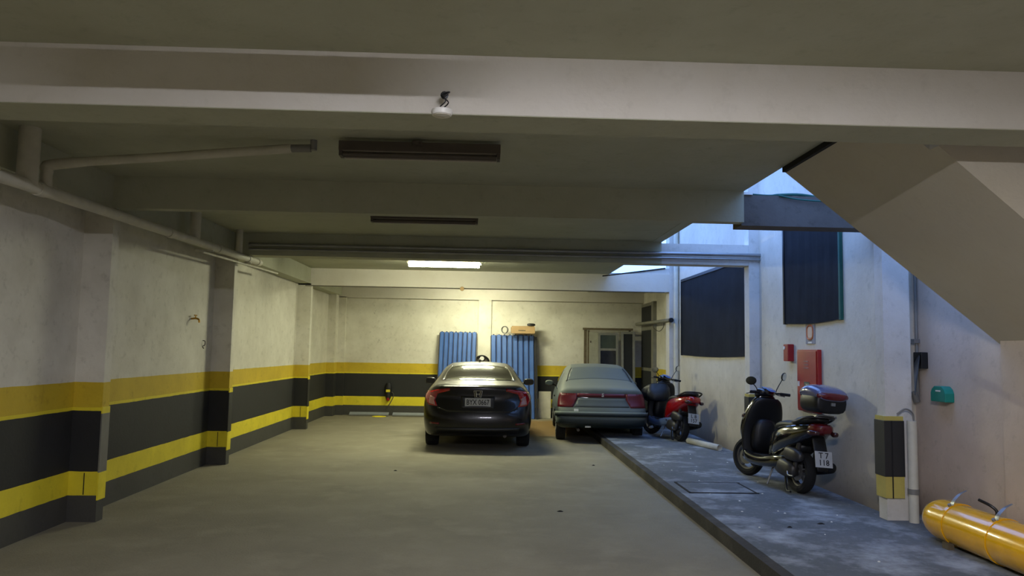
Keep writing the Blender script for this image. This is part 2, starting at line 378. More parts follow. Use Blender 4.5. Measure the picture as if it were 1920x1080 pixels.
# stair flight falling to the right inside the light well
xa, xb, za, zb = 2.53, 4.32, 3.25, 1.72
k = (za-zb)/(xb-xa)
st = B()
prism(st, [(xa, 4.7, za), (xb, 4.7, zb), (xb, 4.7, zb+.22), (xa, 4.7, za+.22)], (0, 1.66, 0), None)
for f in st.verts:
    if f.co.y > 6 and f.co.x > 4: f.co.y -= .22
sf = struct('stair_flight', st, M_stair, 'sloping concrete stair flight seen from below')
n = 9; sw = (xb-xa)/n
for i in range(n):
    x0 = xa+i*sw; zz = za-k*(i+1)*sw+.22
    b = bx(x0, x0+sw, 4.72, 6.14, zz-.02, zz+k*sw-.01); obj('step', b, M_grime, sf)
st = B(); prism(st, [(xa+.3, 4.60, CZ-.02), (xa+.3, 4.60, za-k*.3), (xb, 4.60, zb), (xb, 4.60, CZ-.02)], (0, .1, 0), None)
struct('stair_wall', st, M_stair, 'bright stair side wall facing the camera')
struct('trim_2', bx(SE-.005, SE+.028, 4.6, 6.33, CZ-.045, CZ-.002), M['darkgroove'], 'dark joint between ceiling and stair')
struct('trim_3', bx(2.86, 4.3, 4.585, 4.6, BZ+.09, BZ+.12), M['darkgroove'], 'painted shadow line along the top of the stair wall')  # dark strip put on the surface for the shadow at the joint

# ------------------------------------------------------------------ pipes
pt = thing('drain_pipe', 'thick pale drain pipe sloping along the top of the left wall', 'pipe')
px = -3.45
obj('pipe', tube(B(), [(px, 2.0, 2.775), (px, 11.45, 2.912)], .048, 16), M['pvc'], pt, smooth=True)
def zp(y): return 2.775+(y-2)*.0145
for y in (5.86, 8.25, 9.75, 10.95, 11.4):
    obj('collar', tube(B(), [(px, y-.05, zp(y-.05)), (px, y+.05, zp(y+.05))], .057, 16), M['pvc'], pt, smooth=True)
obj('elbow', tube(B(), curve([(px, 11.4, 2.91), (px, 11.5, 2.912), (px-.06, 11.56, 2.912), (px-.2, 11.58, 2.912)]), .05, 14), M['pvc'], pt, smooth=True)
for y, r in ((5.72, .075), (9.0, .062), (10.6, .045)):
    obj('drop_pipe', tube(B(), [(px-.02, y, zp(y)), (px-.02, y, CZ)], r, 16), M['ceilpipe'], pt, smooth=True)
obj('thin_conduit', tube(B(), [(px-.03, 9.3, 2.79), (px-.03, 12.6, 2.86)], .014, 8), M['pvc'], pt, smooth=True)
for y in (9.4, 10.9): obj('pipe_clip', bx(px-.16, px+.06, y-.012, y+.012, zp(y)-.075, zp(y)-.055), M['pvc'], pt)
pt = thing('branch_pipe', 'pale branch pipe running across the near left ceiling to a small valve', 'pipe')
obj('pipe', tube(B(), curve([(-3.43, 5.9, 2.86), (-3.43, 5.9, 2.98), (-3.36, 5.9, 3.04), (-2.5, 5.88, 3.115), (-1.55, 5.86, 3.20)]), [.042]*14+[.036]*11, 14), M['ceilpipe'], pt, smooth=True)
obj('valve', tube(B(), [(-1.56, 5.86, 3.2), (-1.40, 5.86, 3.205)], .032, 10), M['pvcgrey'], pt, smooth=True)
obj('valve', tube(B(), [(-1.38, 5.86, 3.19), (-1.38, 5.86, CZ)], .026, 10), M['pvcgrey'], pt, smooth=True)
for zz, r, lb in ((3.095, .026, 'upper of the two conduits along the third beam and over the light well'), (3.03, .018, 'lower thinner conduit along the third beam and over the light well')):
    o = obj('conduit', tube(B(), [(-3.40, 10.80, zz), (4.05, 10.80, zz)], r, 10), M['steelpipe'], smooth=True)
    tag(o, lb, 'conduit')
o = obj('rain_pipe', tube(B(), [(3.98, 15.45, .12), (3.98, 15.45, 4.9)], .05, 14), M['pvc'], smooth=True); o.location.x = -.09
tag(o, 'pale vertical rain pipe beside the far right column', 'pipe')
pt = thing('floor_drain_pipe', 'short thick white pipe standing against the near right column', 'pipe')
obj('pipe', tube(B(), [(4.03, 7.10, .12), (4.03, 7.10, 1.06)], .044, 16), M['pvc'], pt, smooth=True)
obj('collar', tube(B(), [(4.03, 7.10, .38), (4.03, 7.10, .43)], .051, 16), M['pvcgrey'], pt, smooth=True)
obj('cable_bundle', tube(B(), curve([(3.9, 7.12, 1.12), (3.97, 7.1, 1.17), (4.04, 7.1, 1.13), (4.05, 7.1, 1.04)]), .008, 8), M['pvcgrey'], pt, smooth=True)
pt = thing('wall_conduit', 'thin grey conduit running down the near right wall', 'conduit')
obj('conduit', tube(B(), [(4.28, 7.42, 1.25), (4.28, 7.42, 3.3)], .016, 8), M['pvcgrey'], pt, smooth=True)
obj('elbow_fitting', tube(B(), [(4.27, 7.42, 1.22), (4.24, 7.42, 1.32)], .03, 10), M['pvcgrey'], pt, smooth=True)
obj('clamp', bx(4.24, 4.3, 7.39, 7.45, 1.80, 1.84), M['steelpipe'], pt)
pt = thing('junction_box', 'black square box on the conduit of the near right wall', 'box')
obj('body', bx(4.23, 4.3, 7.26, 7.40, 1.55, 1.71), M['black'], pt, bevel=.008)
obj('cover', bx(4.222, 4.23, 7.28, 7.38, 1.57, 1.69), M['mesh'], pt, bevel=.003)
pt = thing('teal_wall_box', 'teal plastic box with rounded top on the near right wall', 'box')
pr = [(4.3, y, z) for y, z in ((6.86, 1.25), (7.09, 1.25), (7.09, 1.33), (7.07, 1.37), (7.03, 1.395), (6.92, 1.395), (6.88, 1.37), (6.86, 1.33))]
obj('body', prism(B(), pr, (-.09, 0, 0), None), M['teal'], pt, bevel=.01)
obj('slot', bx(4.205, 4.212, 6.93, 7.0, 1.345, 1.358), M['white'], pt)

# ------------------------------------------------------------------ lights on the ceiling
def fixture(x, y, lit, label, wdt=1.24, z=CZ, cover=False):
    t = thing('ceiling_light', label, 'light', (x, y, z))
    obj('housing', bx(-wdt/2, wdt/2, -.055, .055, -.075, -.0), M['fixture'], t, bevel=.004)
    if lit:
        rb = B(); prism(rb, [(-wdt/2, -.085, -.105), (-wdt/2, -.055, -.078), (-wdt/2, .055, -.078), (-wdt/2, .085, -.105), (-wdt/2, .055, -.085), (-wdt/2, -.055, -.085)], (wdt, 0, 0), None)
        obj('white_reflector', rb, M['fixwhite'], t)
    rb = B(); prism(rb, [(-wdt/2+.03, -.05, -.075), (-wdt/2+.03, .05, -.075), (-wdt/2+.03, .085, -.10), (-wdt/2+.03, .08, -.105), (-wdt/2+.03, .045, -.082), (-wdt/2+.03, -.05, -.08)], (wdt-.06, 0, 0), None)
    obj('reflector', rb, M['fixwhite'] if lit else M['fixshaded'], t)
    if cover:
        obj('tube_glare_box', bx(-wdt/2+.03, wdt/2-.03, -.07, .07, -.16, -.08), lit, t)  # added glowing box in place of tubes, thickened to show their glare
        return t
    if not lit: obj('reflector_lip', bx(-wdt/2+.03, wdt/2-.03, .082, .088, -.112, -.098), M['fixwhite'], t)
    for s in (-1, 1):
        obj('tube', tube(B(), [(-wdt/2+.03, s*.028, -.098), (wdt/2-.03, s*.028, -.098)], .014, 10), lit or M['fixture'], t, smooth=True)  # unlit tubes get the dark housing colour as painted shade
        obj('lamp_holder', bx(s*(wdt/2-.015)-.012, s*(wdt/2-.015)+.012, -.05, .05, -.115, -.07), M['fixture'], t)
    obj('cable_rose', tube(B(), [(-.02, -.07, -.002), (-.02, -.07, -.03)], .04, 12), M['fixture'], t, smooth=True)
    return t
fixture(-.54, 5.78, None, 'unlit fluorescent ceiling light nearest the camera', z=CZ-.03)
fixture(-.72, 8.45, None, 'unlit fluorescent ceiling light in the middle, the smaller of the two dark ones', 1.2, z=CZ-.09)
fixture(-.77, 13.30, M['tubeon'], 'burning ceiling light with its glare built as a glowing box above the parked cars', 1.30, z=3.265, cover=True)
fixture(-.20, 17.30, M['tubeon'], 'burning ceiling light of the last bay, hidden behind the far beam', 1.0, z=3.265, cover=True)
fixture(.55, .85, M['tubeon2'], 'burning fluorescent ceiling light behind the camera')
fixture(-.54, 2.6, None, 'unlit fluorescent ceiling light above the camera', z=CZ-.065)
t = thing('smoke_detector', 'round white smoke detector with loose wires under the near beam', 'smoke detector', (-.262, 3.97, 2.935))
obj('base', lathe(B(), [(.055, -.002), (.058, -.015), (.052, -.03), (.03, -.036)], n=28), M['white'], t, smooth=True)
obj('rim', lathe(B(), [(.046, -.028), (.046, -.034), (.022, -.042), (.012, -.042)], n=24), M['fixwhite'], t, smooth=True)
obj('wire', tube(B(), curve([(.0, -.01, .0), (.035, -.03, .03), (.01, -.03, .06), (.04, -.025, .09), (.0, -.02, .08), (.02, -.03, .04), (-.01, -.02, .01)]), .0035, 6), M['black'], t, smooth=True)
obj('junction', lathe(B(), [(.0, 0), (.022, .004), (.02, .016), (.006, .018)], axis='Y', n=12, c=(.012, -.012, .078)), M['black'], t)
t = thing('wire_clip', 'small round cable fitting under the far pale beam', 'fitting', (-.52, 15.5, 2.90))
obj('disc', lathe(B(), [(.04, 0), (.045, .02), (.03, .035)], axis='Y', n=16), M['card'], t, smooth=True)
obj('cable', tube(B(), [(-3.2, .06, .005), (0, .05, .0), (4.2, .06, .01)], .007, 6), M['fixture'], t)

# ------------------------------------------------------------------ left wall bits
t = thing('brass_tap', 'small brass tap on the left wall before the dark pilaster', 'tap', (XL, 10.06, 2.0))
obj('spout', tube(B(), curve([(0, 0, 0), (.06, 0, .005), (.10, -.01, -.01), (.11, -.01, -.05)]), .012, 10), M['brass'], t, smooth=True)
obj('handle', tube(B(), [(.055, -.04, .045), (.055, .04, .045)], .008, 8), M['brass'], t, smooth=True)
obj('stem', tube(B(), [(.055, 0, .0), (.055, 0, .045)], .008, 8), M['brass'], t, smooth=True)
t = thing('wall_hook', 'tiny dark hook on the left wall below the brass tap', 'hook', (XL, 10.5, 1.66))
obj('hook', tube(B(), curve([(0, 0, .06), (.03, 0, .05), (.03, 0, 0), (0, 0, -.02), (.02, 0, -.05)]), .006, 8), M['fixture'], t, smooth=True)

# ------------------------------------------------------------------ back wall objects
# blue slatted sheets leaning on the wall
def blue_sheet(x0, x1, ztop, n, label, lean=.30, spread=0):
    t = thing('blue_sheet_stack', label, 'metal sheet', ((x0+x1)/2, YB-.13-lean, 0))
    wd = (x1-x0); p = wd/n
    for i in range(n):
        a = -wd/2+i*p; b = B(); s = (i-n/2)*spread
        ring = [(a+.006, 0), (a+p*.15, -.035), (a+p*.8, -.04), (a+p-.004, 0)]
        pts = [Vector((x+s*0, y, 0)) for x, y in ring]
        prism(b, [(x, y, 0.01) for x, y in ring], (0, 0, ztop+random.uniform(-.012, .012)), None)
        for v in b.verts:
            if v.co.z > .5: v.co.y += lean; v.co.x += spread
        obj('slat', b, M['blueslat'], t)
        b = tube(B(), [(a+p*.5, lean-.012, ztop-.01), (a+p*.5, lean-.012, ztop+.022)], .018, 8); 
        for v in b.verts: v.co.x += spread
        obj('slat_end', b, M['black'], t)
    b = B(); box(b, -wd/2-.012, wd/2+.012, .002, .04, .005, ztop-.02)
    for v in b.verts:
        if v.co.z > .5: v.co.y += lean; v.co.x += spread
    obj('backing', b, M['fixture'], t)
    return t
blue_sheet(-1.19, -.27, 2.08, 8, 'blue ribbed metal sheets leaning left of the bright pilaster', spread=.03)
t = blue_sheet(.14, 1.22, 2.03, 8, 'blue ribbed metal sheets leaning right of the bright pilaster', spread=-.03)
b = B(); box(b, .56, .61, -.06, .02, .005, 2.0)
for v in b.verts:
    if v.co.z > .5: v.co.y += .3; v.co.x -= .04
obj('edge_post', b, M['black'], t)
t = thing('cardboard_box', 'shallow cardboard box lying on top of the right blue sheets', 'box', (.895, 18.72, 2.075), (0, .0, .03))
obj('carton', bx(-.29, .29, -.11, .15, 0, .155), M['card'], t, bevel=.004)
obj('flap', prism(B(), [(-.28, -.11, .155), (.28, -.11, .155), (.28, -.02, .185), (-.28, -.02, .18)], (0, 0, .004), None), M['card'], t)
me = text_mesh('FRAGIL', .05, .001); o = obj('print', me, M['wood'], t, loc=(-.02, -.112, .075), rot=(PI/2, 0, 0)); 
bpy.data.objects.remove(o)
obj('tape', bx(-.12, .06, -.1125, -.11, .06, .085), M['wood'], t)
t = thing('black_cloth_bundle', 'small dark bundle lying on the cardboard box', 'bundle', (1.10, 18.72, 2.275))
obj('bundle', lofts([sec(-.05, 0, .02, .01), sec(-.03, .015, .09, .03), sec(.02, .02, .10, .035), sec(.06, .0, .03, .012)]), M['black'], t, smooth=True)
t = thing('wire_coil', 'tangled wire coil standing beside the cardboard box', 'wire', (.45, 18.75, 2.16))
for i in range(4):
    a = i*.7; pts = [(.085*math.cos(2*PI*k/18)*(1-.1*i), .05*math.sin(a)*math.sin(2*PI*k/18), .085*math.sin(2*PI*k/18)) for k in range(19)]
    obj('loop', tube(B(), pts, .007, 6, cap=False), M['alu'] if i % 2 else M['black'], t, smooth=True)
# round wheel hung on the pilaster behind the car
t = thing('hanging_wheel', 'dark round rim with pale hub hanging on the bright pilaster behind the black car', 'wheel', (-.10, YB-.13, 1.33))
obj('rim', lathe(B(), [(.15, -.02), (.18, -.03), (.20, -.01), (.19, .02), (.15, .02)], axis='Y', n=36, closed=True), M['black'], t, smooth=True)
obj('disc', lathe(B(), [(.02, -.012), (.155, -.005), (.155, .01)], axis='Y', n=30), M['fixture'], t, smooth=True)
obj('hub_disc', lathe(B(), [(.05, -.045), (.055, -.0)], axis='Y', n=20, c=(0, 0, .115)), M['white'], t, smooth=True)
for i in range(5):
    a = i*2*PI/5-PI/2; obj('spoke', tube(B(), [(.05*math.cos(a), -.01, .05*math.sin(a)), (.16*math.cos(a), -.012, .16*math.sin(a))], .012, 8), M['black'], t)
t = thing('white_board', 'pale board standing on the floor between the two cars', 'board', (1.46, 18.85, 0), (.06, 0, 0))
obj('board', bx(-.15, .16, -.02, .02, .0, .66), M['whiteboard'], t, bevel=.004)
t = thing('cleaning_bottle_rack', 'dark wall-hung holder with a yellow label on the banded back wall', 'holder', (-2.40, YB-.002, .38))
obj('body', lofts([[Vector((p.x, -.05+p.y*.0+p.z*.0, 0))+Vector((0, 0, z)) + Vector((0, .045*math.sin(2*PI*i/12), 0))-Vector((0, 0, 0)) for i, p in enumerate([Vector((w_*math.cos(2*PI*q/12), 0, 0)) for q in range(12)])] for z, w_ in ((0, .04), (.08, .07), (.2, .085), (.34, .085), (.42, .05))]), M['black'], t, smooth=True)
obj('label', bx(-.05, .05, -.102, -.094, .20, .26), M['yeltrim'], t)
obj('red_foot', lathe(B(), [(.02, -.02), (.045, 0), (.05, .06)], n=14, c=(0, -.05, 0)), M['darkred'], t, smooth=True)
obj('hose', tube(B(), curve([(.08, -.05, .2), (.13, -.06, .16), (.12, -.05, .06), (.05, -.05, -.08), (0, -.04, -.16)]), .01, 8), M['fixture'], t, smooth=True)
for i, (x0, x1, yy, lb) in enumerate(((-3.30, -2.35, 18.72, 'pale metal panel lying by the back wall, the left one'), (-2.25, -1.0, 18.70, 'pale metal panel lying by the back wall, the one reaching behind the black car'))):
    t = thing('metal_panel', lb, 'panel', ((x0+x1)/2, yy, 0), (.35, 0, 0))
    h = (x1-x0)/2; obj('sheet', bx(-h, h, 0, .14, 0.0, .05), M['paleblue'], t, bevel=.003)
    obj('lip', bx(-h, h, -.008, .0, 0.0, .035), M['alu'], t)
t = thing('yellow_dust_heap', 'small pale yellow rag lying before the metal panels', 'rag', (-2.55, 18.55, 0))
obj('rag', lofts([sec(-.06, .005, .08, .004), sec(-.02, .014, .17, .014), sec(.03, .014, .15, .014), sec(.06, .004, .05, .004)]), M['yeltrim'], t, smooth=True)

# leaning frames in the far right corner
def frame(name, label, cat, x, y, wd, ht, m, pane, fr=.05, rot=(0, 0, 0), split=None):
    t = thing(name, label, cat, (x, y, 0), rot)
    for s in (-1, 1): obj('stile', bx(s*(wd/2-fr/2)-fr/2, s*(wd/2-fr/2)+fr/2, -.02, .02, 0.01, ht), m, t, bevel=.003)
    for z in (0.01, ht-fr): obj('rail', bx(-wd/2+fr, wd/2-fr, -.02, .02, z, z+fr), m, t, bevel=.003)
    if split:
        obj('rail', bx(-wd/2+fr, wd/2-fr, -.018, .018, split-fr/2, split+fr/2), m, t)
        obj('pane', bx(-wd/2+fr, wd/2-fr, -.004, .004, fr, split-fr/2), pane[0], t); obj('pane', bx(-wd/2+fr, wd/2-fr, -.004, .004, split+fr/2, ht-fr), pane[1], t)
    else: obj('pane', bx(-wd/2+fr, wd/2-fr, -.004, .004, fr, ht-fr), pane[0], t)
    return t
frame('glazed_frame', 'glazed aluminium door leaning on the back wall behind the dusty green car', 'door', 3.02, 18.62, .50, 2.13, M['alu'], (M['pane2'], M['glass']), .055, (-.06, 0, .03), 1.72)
frame('screen_frame', 'narrow dark screen frame leaning right of the glazed door', 'frame', 3.50, 18.60, .34, 2.17, M['alu'], (M['mesh'],), .06, (-.05, 0, -.06))
t = thing('wooden_frame', 'dark wooden frame with a top bar leaning in the far right corner', 'frame', (3.03, 18.80, 0), (-.02, 0, 0))
obj('post', bx(-.60, -.53, -.03, .02, 0.01, 2.20), M['wood'], t); obj('post', bx(-.51, -.46, -.02, .02, 0.01, 2.19), M['wood'], t)
obj('post', bx(.52, .57, -.02, .02, 0.01, 2.2), M['wood'], t); obj('top_bar', bx(-.63, .62, -.05, .03, 2.2, 2.25), M['wood'], t)
t = thing('pale_board', 'pale board standing between the wooden post and the glazed door', 'board', (2.68, 18.70, 0), (-.04, 0, 0))
obj('board', bx(-.13, .10, -.01, .01, 0.01, 2.14), M['board'], t); obj('hinge', bx(-.11, -.08, -.02, -.01, 1.88, 1.93), M['fixture'], t)
# tall meshed door on the right wall
t = struct('door_1', bx(3.90, 3.955, 17.5, 18.98, .12, 2.86), M['alu'], 'tall metal door with dark mesh in the far right wall')
for z0, z1 in ((.25, 1.22), (1.30, 2.20), (2.42, 2.78)):
    obj('mesh_panel', bx(3.885, 3.90, 17.75, 18.90, z0, z1), M['mesh'], t)
obj('stile', bx(3.87, 3.90, 17.5, 17.72, .12, 2.86), M['alu'], t)
t = thing('long_pole', 'long pale pole fixed level along the far right wall with a dark end', 'pole', (3.77, 15.4, 2.33))
obj('pole', tube(B(), [(0, 0, 0), (-.01, 3.5, .03)], .04, 12), M['alu'], t, smooth=True)
obj('end_cap', tube(B(), [(0, -.05, 0), (0, .03, 0)], .048, 12), M['black'], t, smooth=True)
obj('hanging_wire', tube(B(), curve([(0, .6, -.03), (.02, .8, -.14), (0, 1.1, -.2), (-.02, 1.5, -.12), (0, 1.7, -.03)]), .008, 6), M['fixture'], t, smooth=True)

# ------------------------------------------------------------------ light-well wall objects
def cloth(name, label, y0, y1, z0, z1, x=3.945):
    """ribbed dark shade panel on the wall: hem, edge battens and folds"""
    t = thing(name, label, 'shade panel', (x, (y0+y1)/2, z0))
    b = B(); n = 40; rows = 10; V = []
    for j in range(rows+1):
        for i in range(n+1):
            yy = (i/n-.5)*(y1-y0); zz = j/rows*(z1-z0)
            d = .014+.003*math.sin(i*.9+j*.3)+.002*math.sin(i*2.3)-.008*abs(math.sin(PI*j/rows))*.6
            V.append(b.verts.new((-d-.01, yy, zz-(.025*math.sin(PI*i/n) if j == 0 else 0))))
    for j in range(rows):
        for i in range(n):
            a = j*(n+1)+i; b.faces.new((V[a], V[a+1], V[a+n+2], V[a+n+1]))
    bmesh.ops.solidify(b, geom=b.faces[:], thickness=.006)
    obj('cloth', b, M['sheet'], t, smooth=True)
    for s in (-1, 1): obj('batten', bx(-.035, 0, s*(y1-y0)/2-.02, s*(y1-y0)/2+.02, -.01, z1-z0), M['green'] if s < 0 and y0 < 9 else M['black'], t)
    obj('top_batten', bx(-.04, 0, -(y1-y0)/2, (y1-y0)/2, z1-z0-.03, z1-z0+.02), M['black'], t)
    return t
cloth('shade_cloth', 'large dark shade cloth on the light well wall beyond the middle column', 11.3, 15.15, 1.63, 3.12)
cloth('shade_cloth', 'tall dark shade cloth on the light well wall above the red cabinet', 8.27, 9.86, 2.07, 3.36)
t = thing('fire_hose_cabinet', 'red fire hose cabinet on the wall behind the black scooter', 'cabinet', (3.95, 9.12, .98))
obj('body', bx(-.05, 0, -.29, .29, 0, .75), M['red'], t, bevel=.006)
obj('door', bx(-.062, -.05, -.27, .27, .02, .73), M['red'], t, bevel=.004)
for z in (.60, .56, .52): obj('vent_slot', bx(-.07, -.062, -.06, .06, z, z+.014), M['lampclear'], t)
obj('window', bx(-.067, -.061, -.09, .06, .22, .36), M['glass'], t)
obj('latch', bx(-.075, -.062, .2, .23, .3, .36), M['white'], t)
t = thing('fire_alarm', 'small dark red alarm box left of the fire hose cabinet', 'alarm', (3.95, 9.70, 1.58))
obj('body', bx(-.085, 0, -.07, .07, 0, .22), M['darkred'], t, bevel=.01)
obj('lamp', tube(B(), [(-.095, .03, .17), (-.083, .03, .17)], .022, 12), M['white'], t)
t = thing('hydrant_sign', 'small pale sign with an orange rounded outline above the fire hose cabinet', 'sign', (3.948, 9.12, 1.80))
obj('plate', bx(-.006, 0, -.13, .13, 0, .24), M['purplegrey'], t)
pts = [(-.008, .085*math.copysign(abs(math.cos(a))**.7, math.cos(a)), .14+.085*math.copysign(abs(math.sin(a))**.6, math.sin(a))) for a in [2*PI*k/20 for k in range(20)]]
obj('outline', tube(B(), pts+[pts[0]], .010, 6, cap=False), M['orange'], t)
obj('panel', prism(B(), [(x-.002, y*.8, (z-.14)*.8+.14) for x, y, z in pts], (.004, 0, 0), None), M['sign'], t)
obj('foot_strip', bx(-.012, 0, -.05, .05, .005, .025), M['white'], t)
t = thing('green_net_roll', 'loose green netting and cord lying along the grimy beam over the light well', 'netting', (2.6, 7.42, 3.27))
obj('net', tube(B(), curve([(-.05, 0, -.0), (.2, .02, -.01), (.5, 0, .0), (.8, .03, -.02), (1.2, 0, -.01)]), [.008]*8+[.015]*17, 8), M['green'], t, smooth=True)
obj('cord', tube(B(), curve([(.3, -.03, -.02), (.5, -.05, -.06), (.8, -.05, -.07), (1.1, -.03, -.03)]), .008, 6), M['green'], t, smooth=True)
obj('white_scrap', bx(-.07, .03, -.04, .0, -.02, .005), M['white'], t)

# ------------------------------------------------------------------ walkway objects
t = thing('hatch_cover', 'flat concrete hatch cover with dark frame in the walkway', 'hatch', (2.66, 8.80, .12))
obj('cover', bx(-.36, .36, -.32, .32, 0, .006), M_walk, t)
for a in ((-.385, .40, -.345, -.322), (-.385, .40, .322, .34), (-.385, -.362, -.34, .34), (.362, .385, -.34, .34)): obj('frame_bar', bx(*a, 0, .008), M['darkgroove'], t)
o = obj('loose_pipe', tube(B(), [(3.50, 13.05, .165), (3.75, 12.12, .165)], .045, 16, cap=False), M['pvc'], smooth=True); 
sm = o.modifiers.new('s', 'SOLIDIFY'); sm.thickness = -.006
tag(o, 'short white pipe lying on the walkway beyond the black scooter', 'pipe')
b = B()
for i in range(26):
    x, y = random.uniform(2.4, 3.6), random.uniform(5.5, 12); r = random.uniform(.006, .014)
    bmesh.ops.create_cone(b, cap_ends=True, segments=6, radius1=r, radius2=r*.6, depth=.006, matrix=Matrix.Translation((x, y, .123)))
b2 = B()
for x, y, r in ((.80, 8.0, .028), (3.1, 7.0, .03), (2.75, 6.85, .02), (-1.2, 10.5, .02), (1.6, 11.2, .02)):
    bmesh.ops.create_cone(b2, cap_ends=True, segments=5, radius1=r, radius2=r*.3, depth=.012, matrix=Matrix.Translation((x, y, .006 if x < 2.1 else .126)) @ Matrix.Diagonal((1.4, .7, 1, 1)))
tag(obj('scraps', b2, M['darkgroove']), 'few small dark scraps on floor and walkway', 'litter', kind='stuff')
tag(obj('litter', b, M['chip']), 'scattered pale chips on the raised walkway', 'litter', kind='stuff')

# yellow tank
TX, TY0, TR = 3.89, 6.60, .17
t = thing('yellow_tank', 'long yellow gas cylinder lying by the near right wall', 'tank', (TX, 0, 0.13+TR))
prof = [(0.001, 6.56), (.05, 6.555), (.10, 6.535), (.14, 6.49), (.162, 6.43), (.17, 6.36), (.17, 4.72), (.16, 4.65), (.12, 4.57), (.06, 4.53), (.001, 4.525)]
obj('shell', lathe(B(), prof, axis='Y', n=48), M['yellowtank'], t, smooth=True)
for y in (6.18, 5.64, 4.95):
    obj('strap', lathe(B(), [(TR+.001, y-.02), (TR+.006, y-.02), (TR+.006, y+.02), (TR+.001, y+.02)], axis='Y', n=40, closed=True), M['yellowtank'], t, smooth=True)
    c = curve([(-.07, 0, TR-.012), (-.05, .0, TR+.03), (.0, 0, TR+.08), (.06, 0, TR+.11)], 4)
    b = B(); L_ = [b.verts.new(p+Vector((0, y-.024*(1-.5*i/len(c)), 0))) for i, p in enumerate(c)]; R_ = [b.verts.new(p+Vector((0, y+.024*(1-.5*i/len(c)), 0))) for i, p in enumerate(c)]
    for i in range(len(c)-1): b.faces.new((L_[i], L_[i+1], R_[i+1], R_[i]))
    bmesh.ops.solidify(b, geom=b.faces[:], thickness=.004)
    obj('strap_end', b, M['strap'], t, smooth=True)
    obj('bolt', tube(B(), [(-.078, y, TR-.022), (-.09, y, TR+.0)], .014, 8), M['steelpipe'], t)
obj('dark_strap_end', tube(B(), curve([(.14, 5.95, .10), (.15, 5.95, .16), (.12, 5.98, .20), (.08, 6.06, .23)]), [.012]*19, 8), M['black'], t, smooth=True)
for y in (6.15, 5.0): obj('wedge', bx(-.15, -.10, y-.04, y+.04, -TR-.01, -TR+.04), M['wood'], t)

# ------------------------------------------------------------------ cars
def cage_body(st, L=4):
    """st: list of (y, [(x, z, yoff)...] bottom->top, crown, bulge) ; returns half-open lattice mesh, subdivided"""
    b = B(); N = len(st)-1; J = len(st[0][1])-1; V = {}
    for i, (y, side, crown, bulge) in enumerate(st):
        for j, s in enumerate(side):
            x, z = s[0], s[1]; yo = s[2] if len(s) > 2 else 0
            for k in range(-L, L+1):
                if not (i in (0, N) or j in (0, J) or abs(k) == L): continue
                q = k/L; zz = z + (crown*(1-q*q) if j == J else 0)
                yy = y+yo-(bulge*(1-abs(q)**3) if i == 0 else 0)+(bulge*(1-q*q) if i == N else 0)
                if j == J and 0 < i < N: yy -= bulge*(1-q*q)
                V[i, j, k] = b.verts.new((x*q, yy, zz))
    def F(*ks): b.faces.new([V[q] for q in ks])
    for i in range(N):
        for k in range(-L, L):
            for j in (0, J): F((i, j, k), (i+1, j, k), (i+1, j, k+1), (i, j, k+1))
        for j in range(J):
            for k in (-L, L): F((i, j, k), (i+1, j, k), (i+1, j+1, k), (i, j+1, k))
    for i in (0, N):
        for j in range(J):
            for k in range(-L, L): F((i, j, k), (i, j, k+1), (i, j+1, k+1), (i, j+1, k))
    bmesh.ops.recalc_face_normals(b, faces=b.faces[:])
    o = obj('tmp', b); md = o.modifiers.new('s', 'SUBSURF'); md.levels = 2; md.render_levels = 2
    me = ev(o); bpy.data.objects.remove(o); return me
def cut_arches(me, cyl):
    o = obj('tmp', me); cs = []
    for (y, z, r, x0, x1) in cyl:
        c = obj('cut', tube(B(), [(x0, y, z), (x1, y, z)], r, 40)); c.hide_render = True; cs.append(c)
        md = o.modifiers.new('b', 'BOOLEAN'); md.operation = 'DIFFERENCE'; md.object = c; md.solver = 'EXACT'
    me2 = ev(o); bpy.data.objects.remove(o)
    for c in cs: bpy.data.objects.remove(c)
    return me2
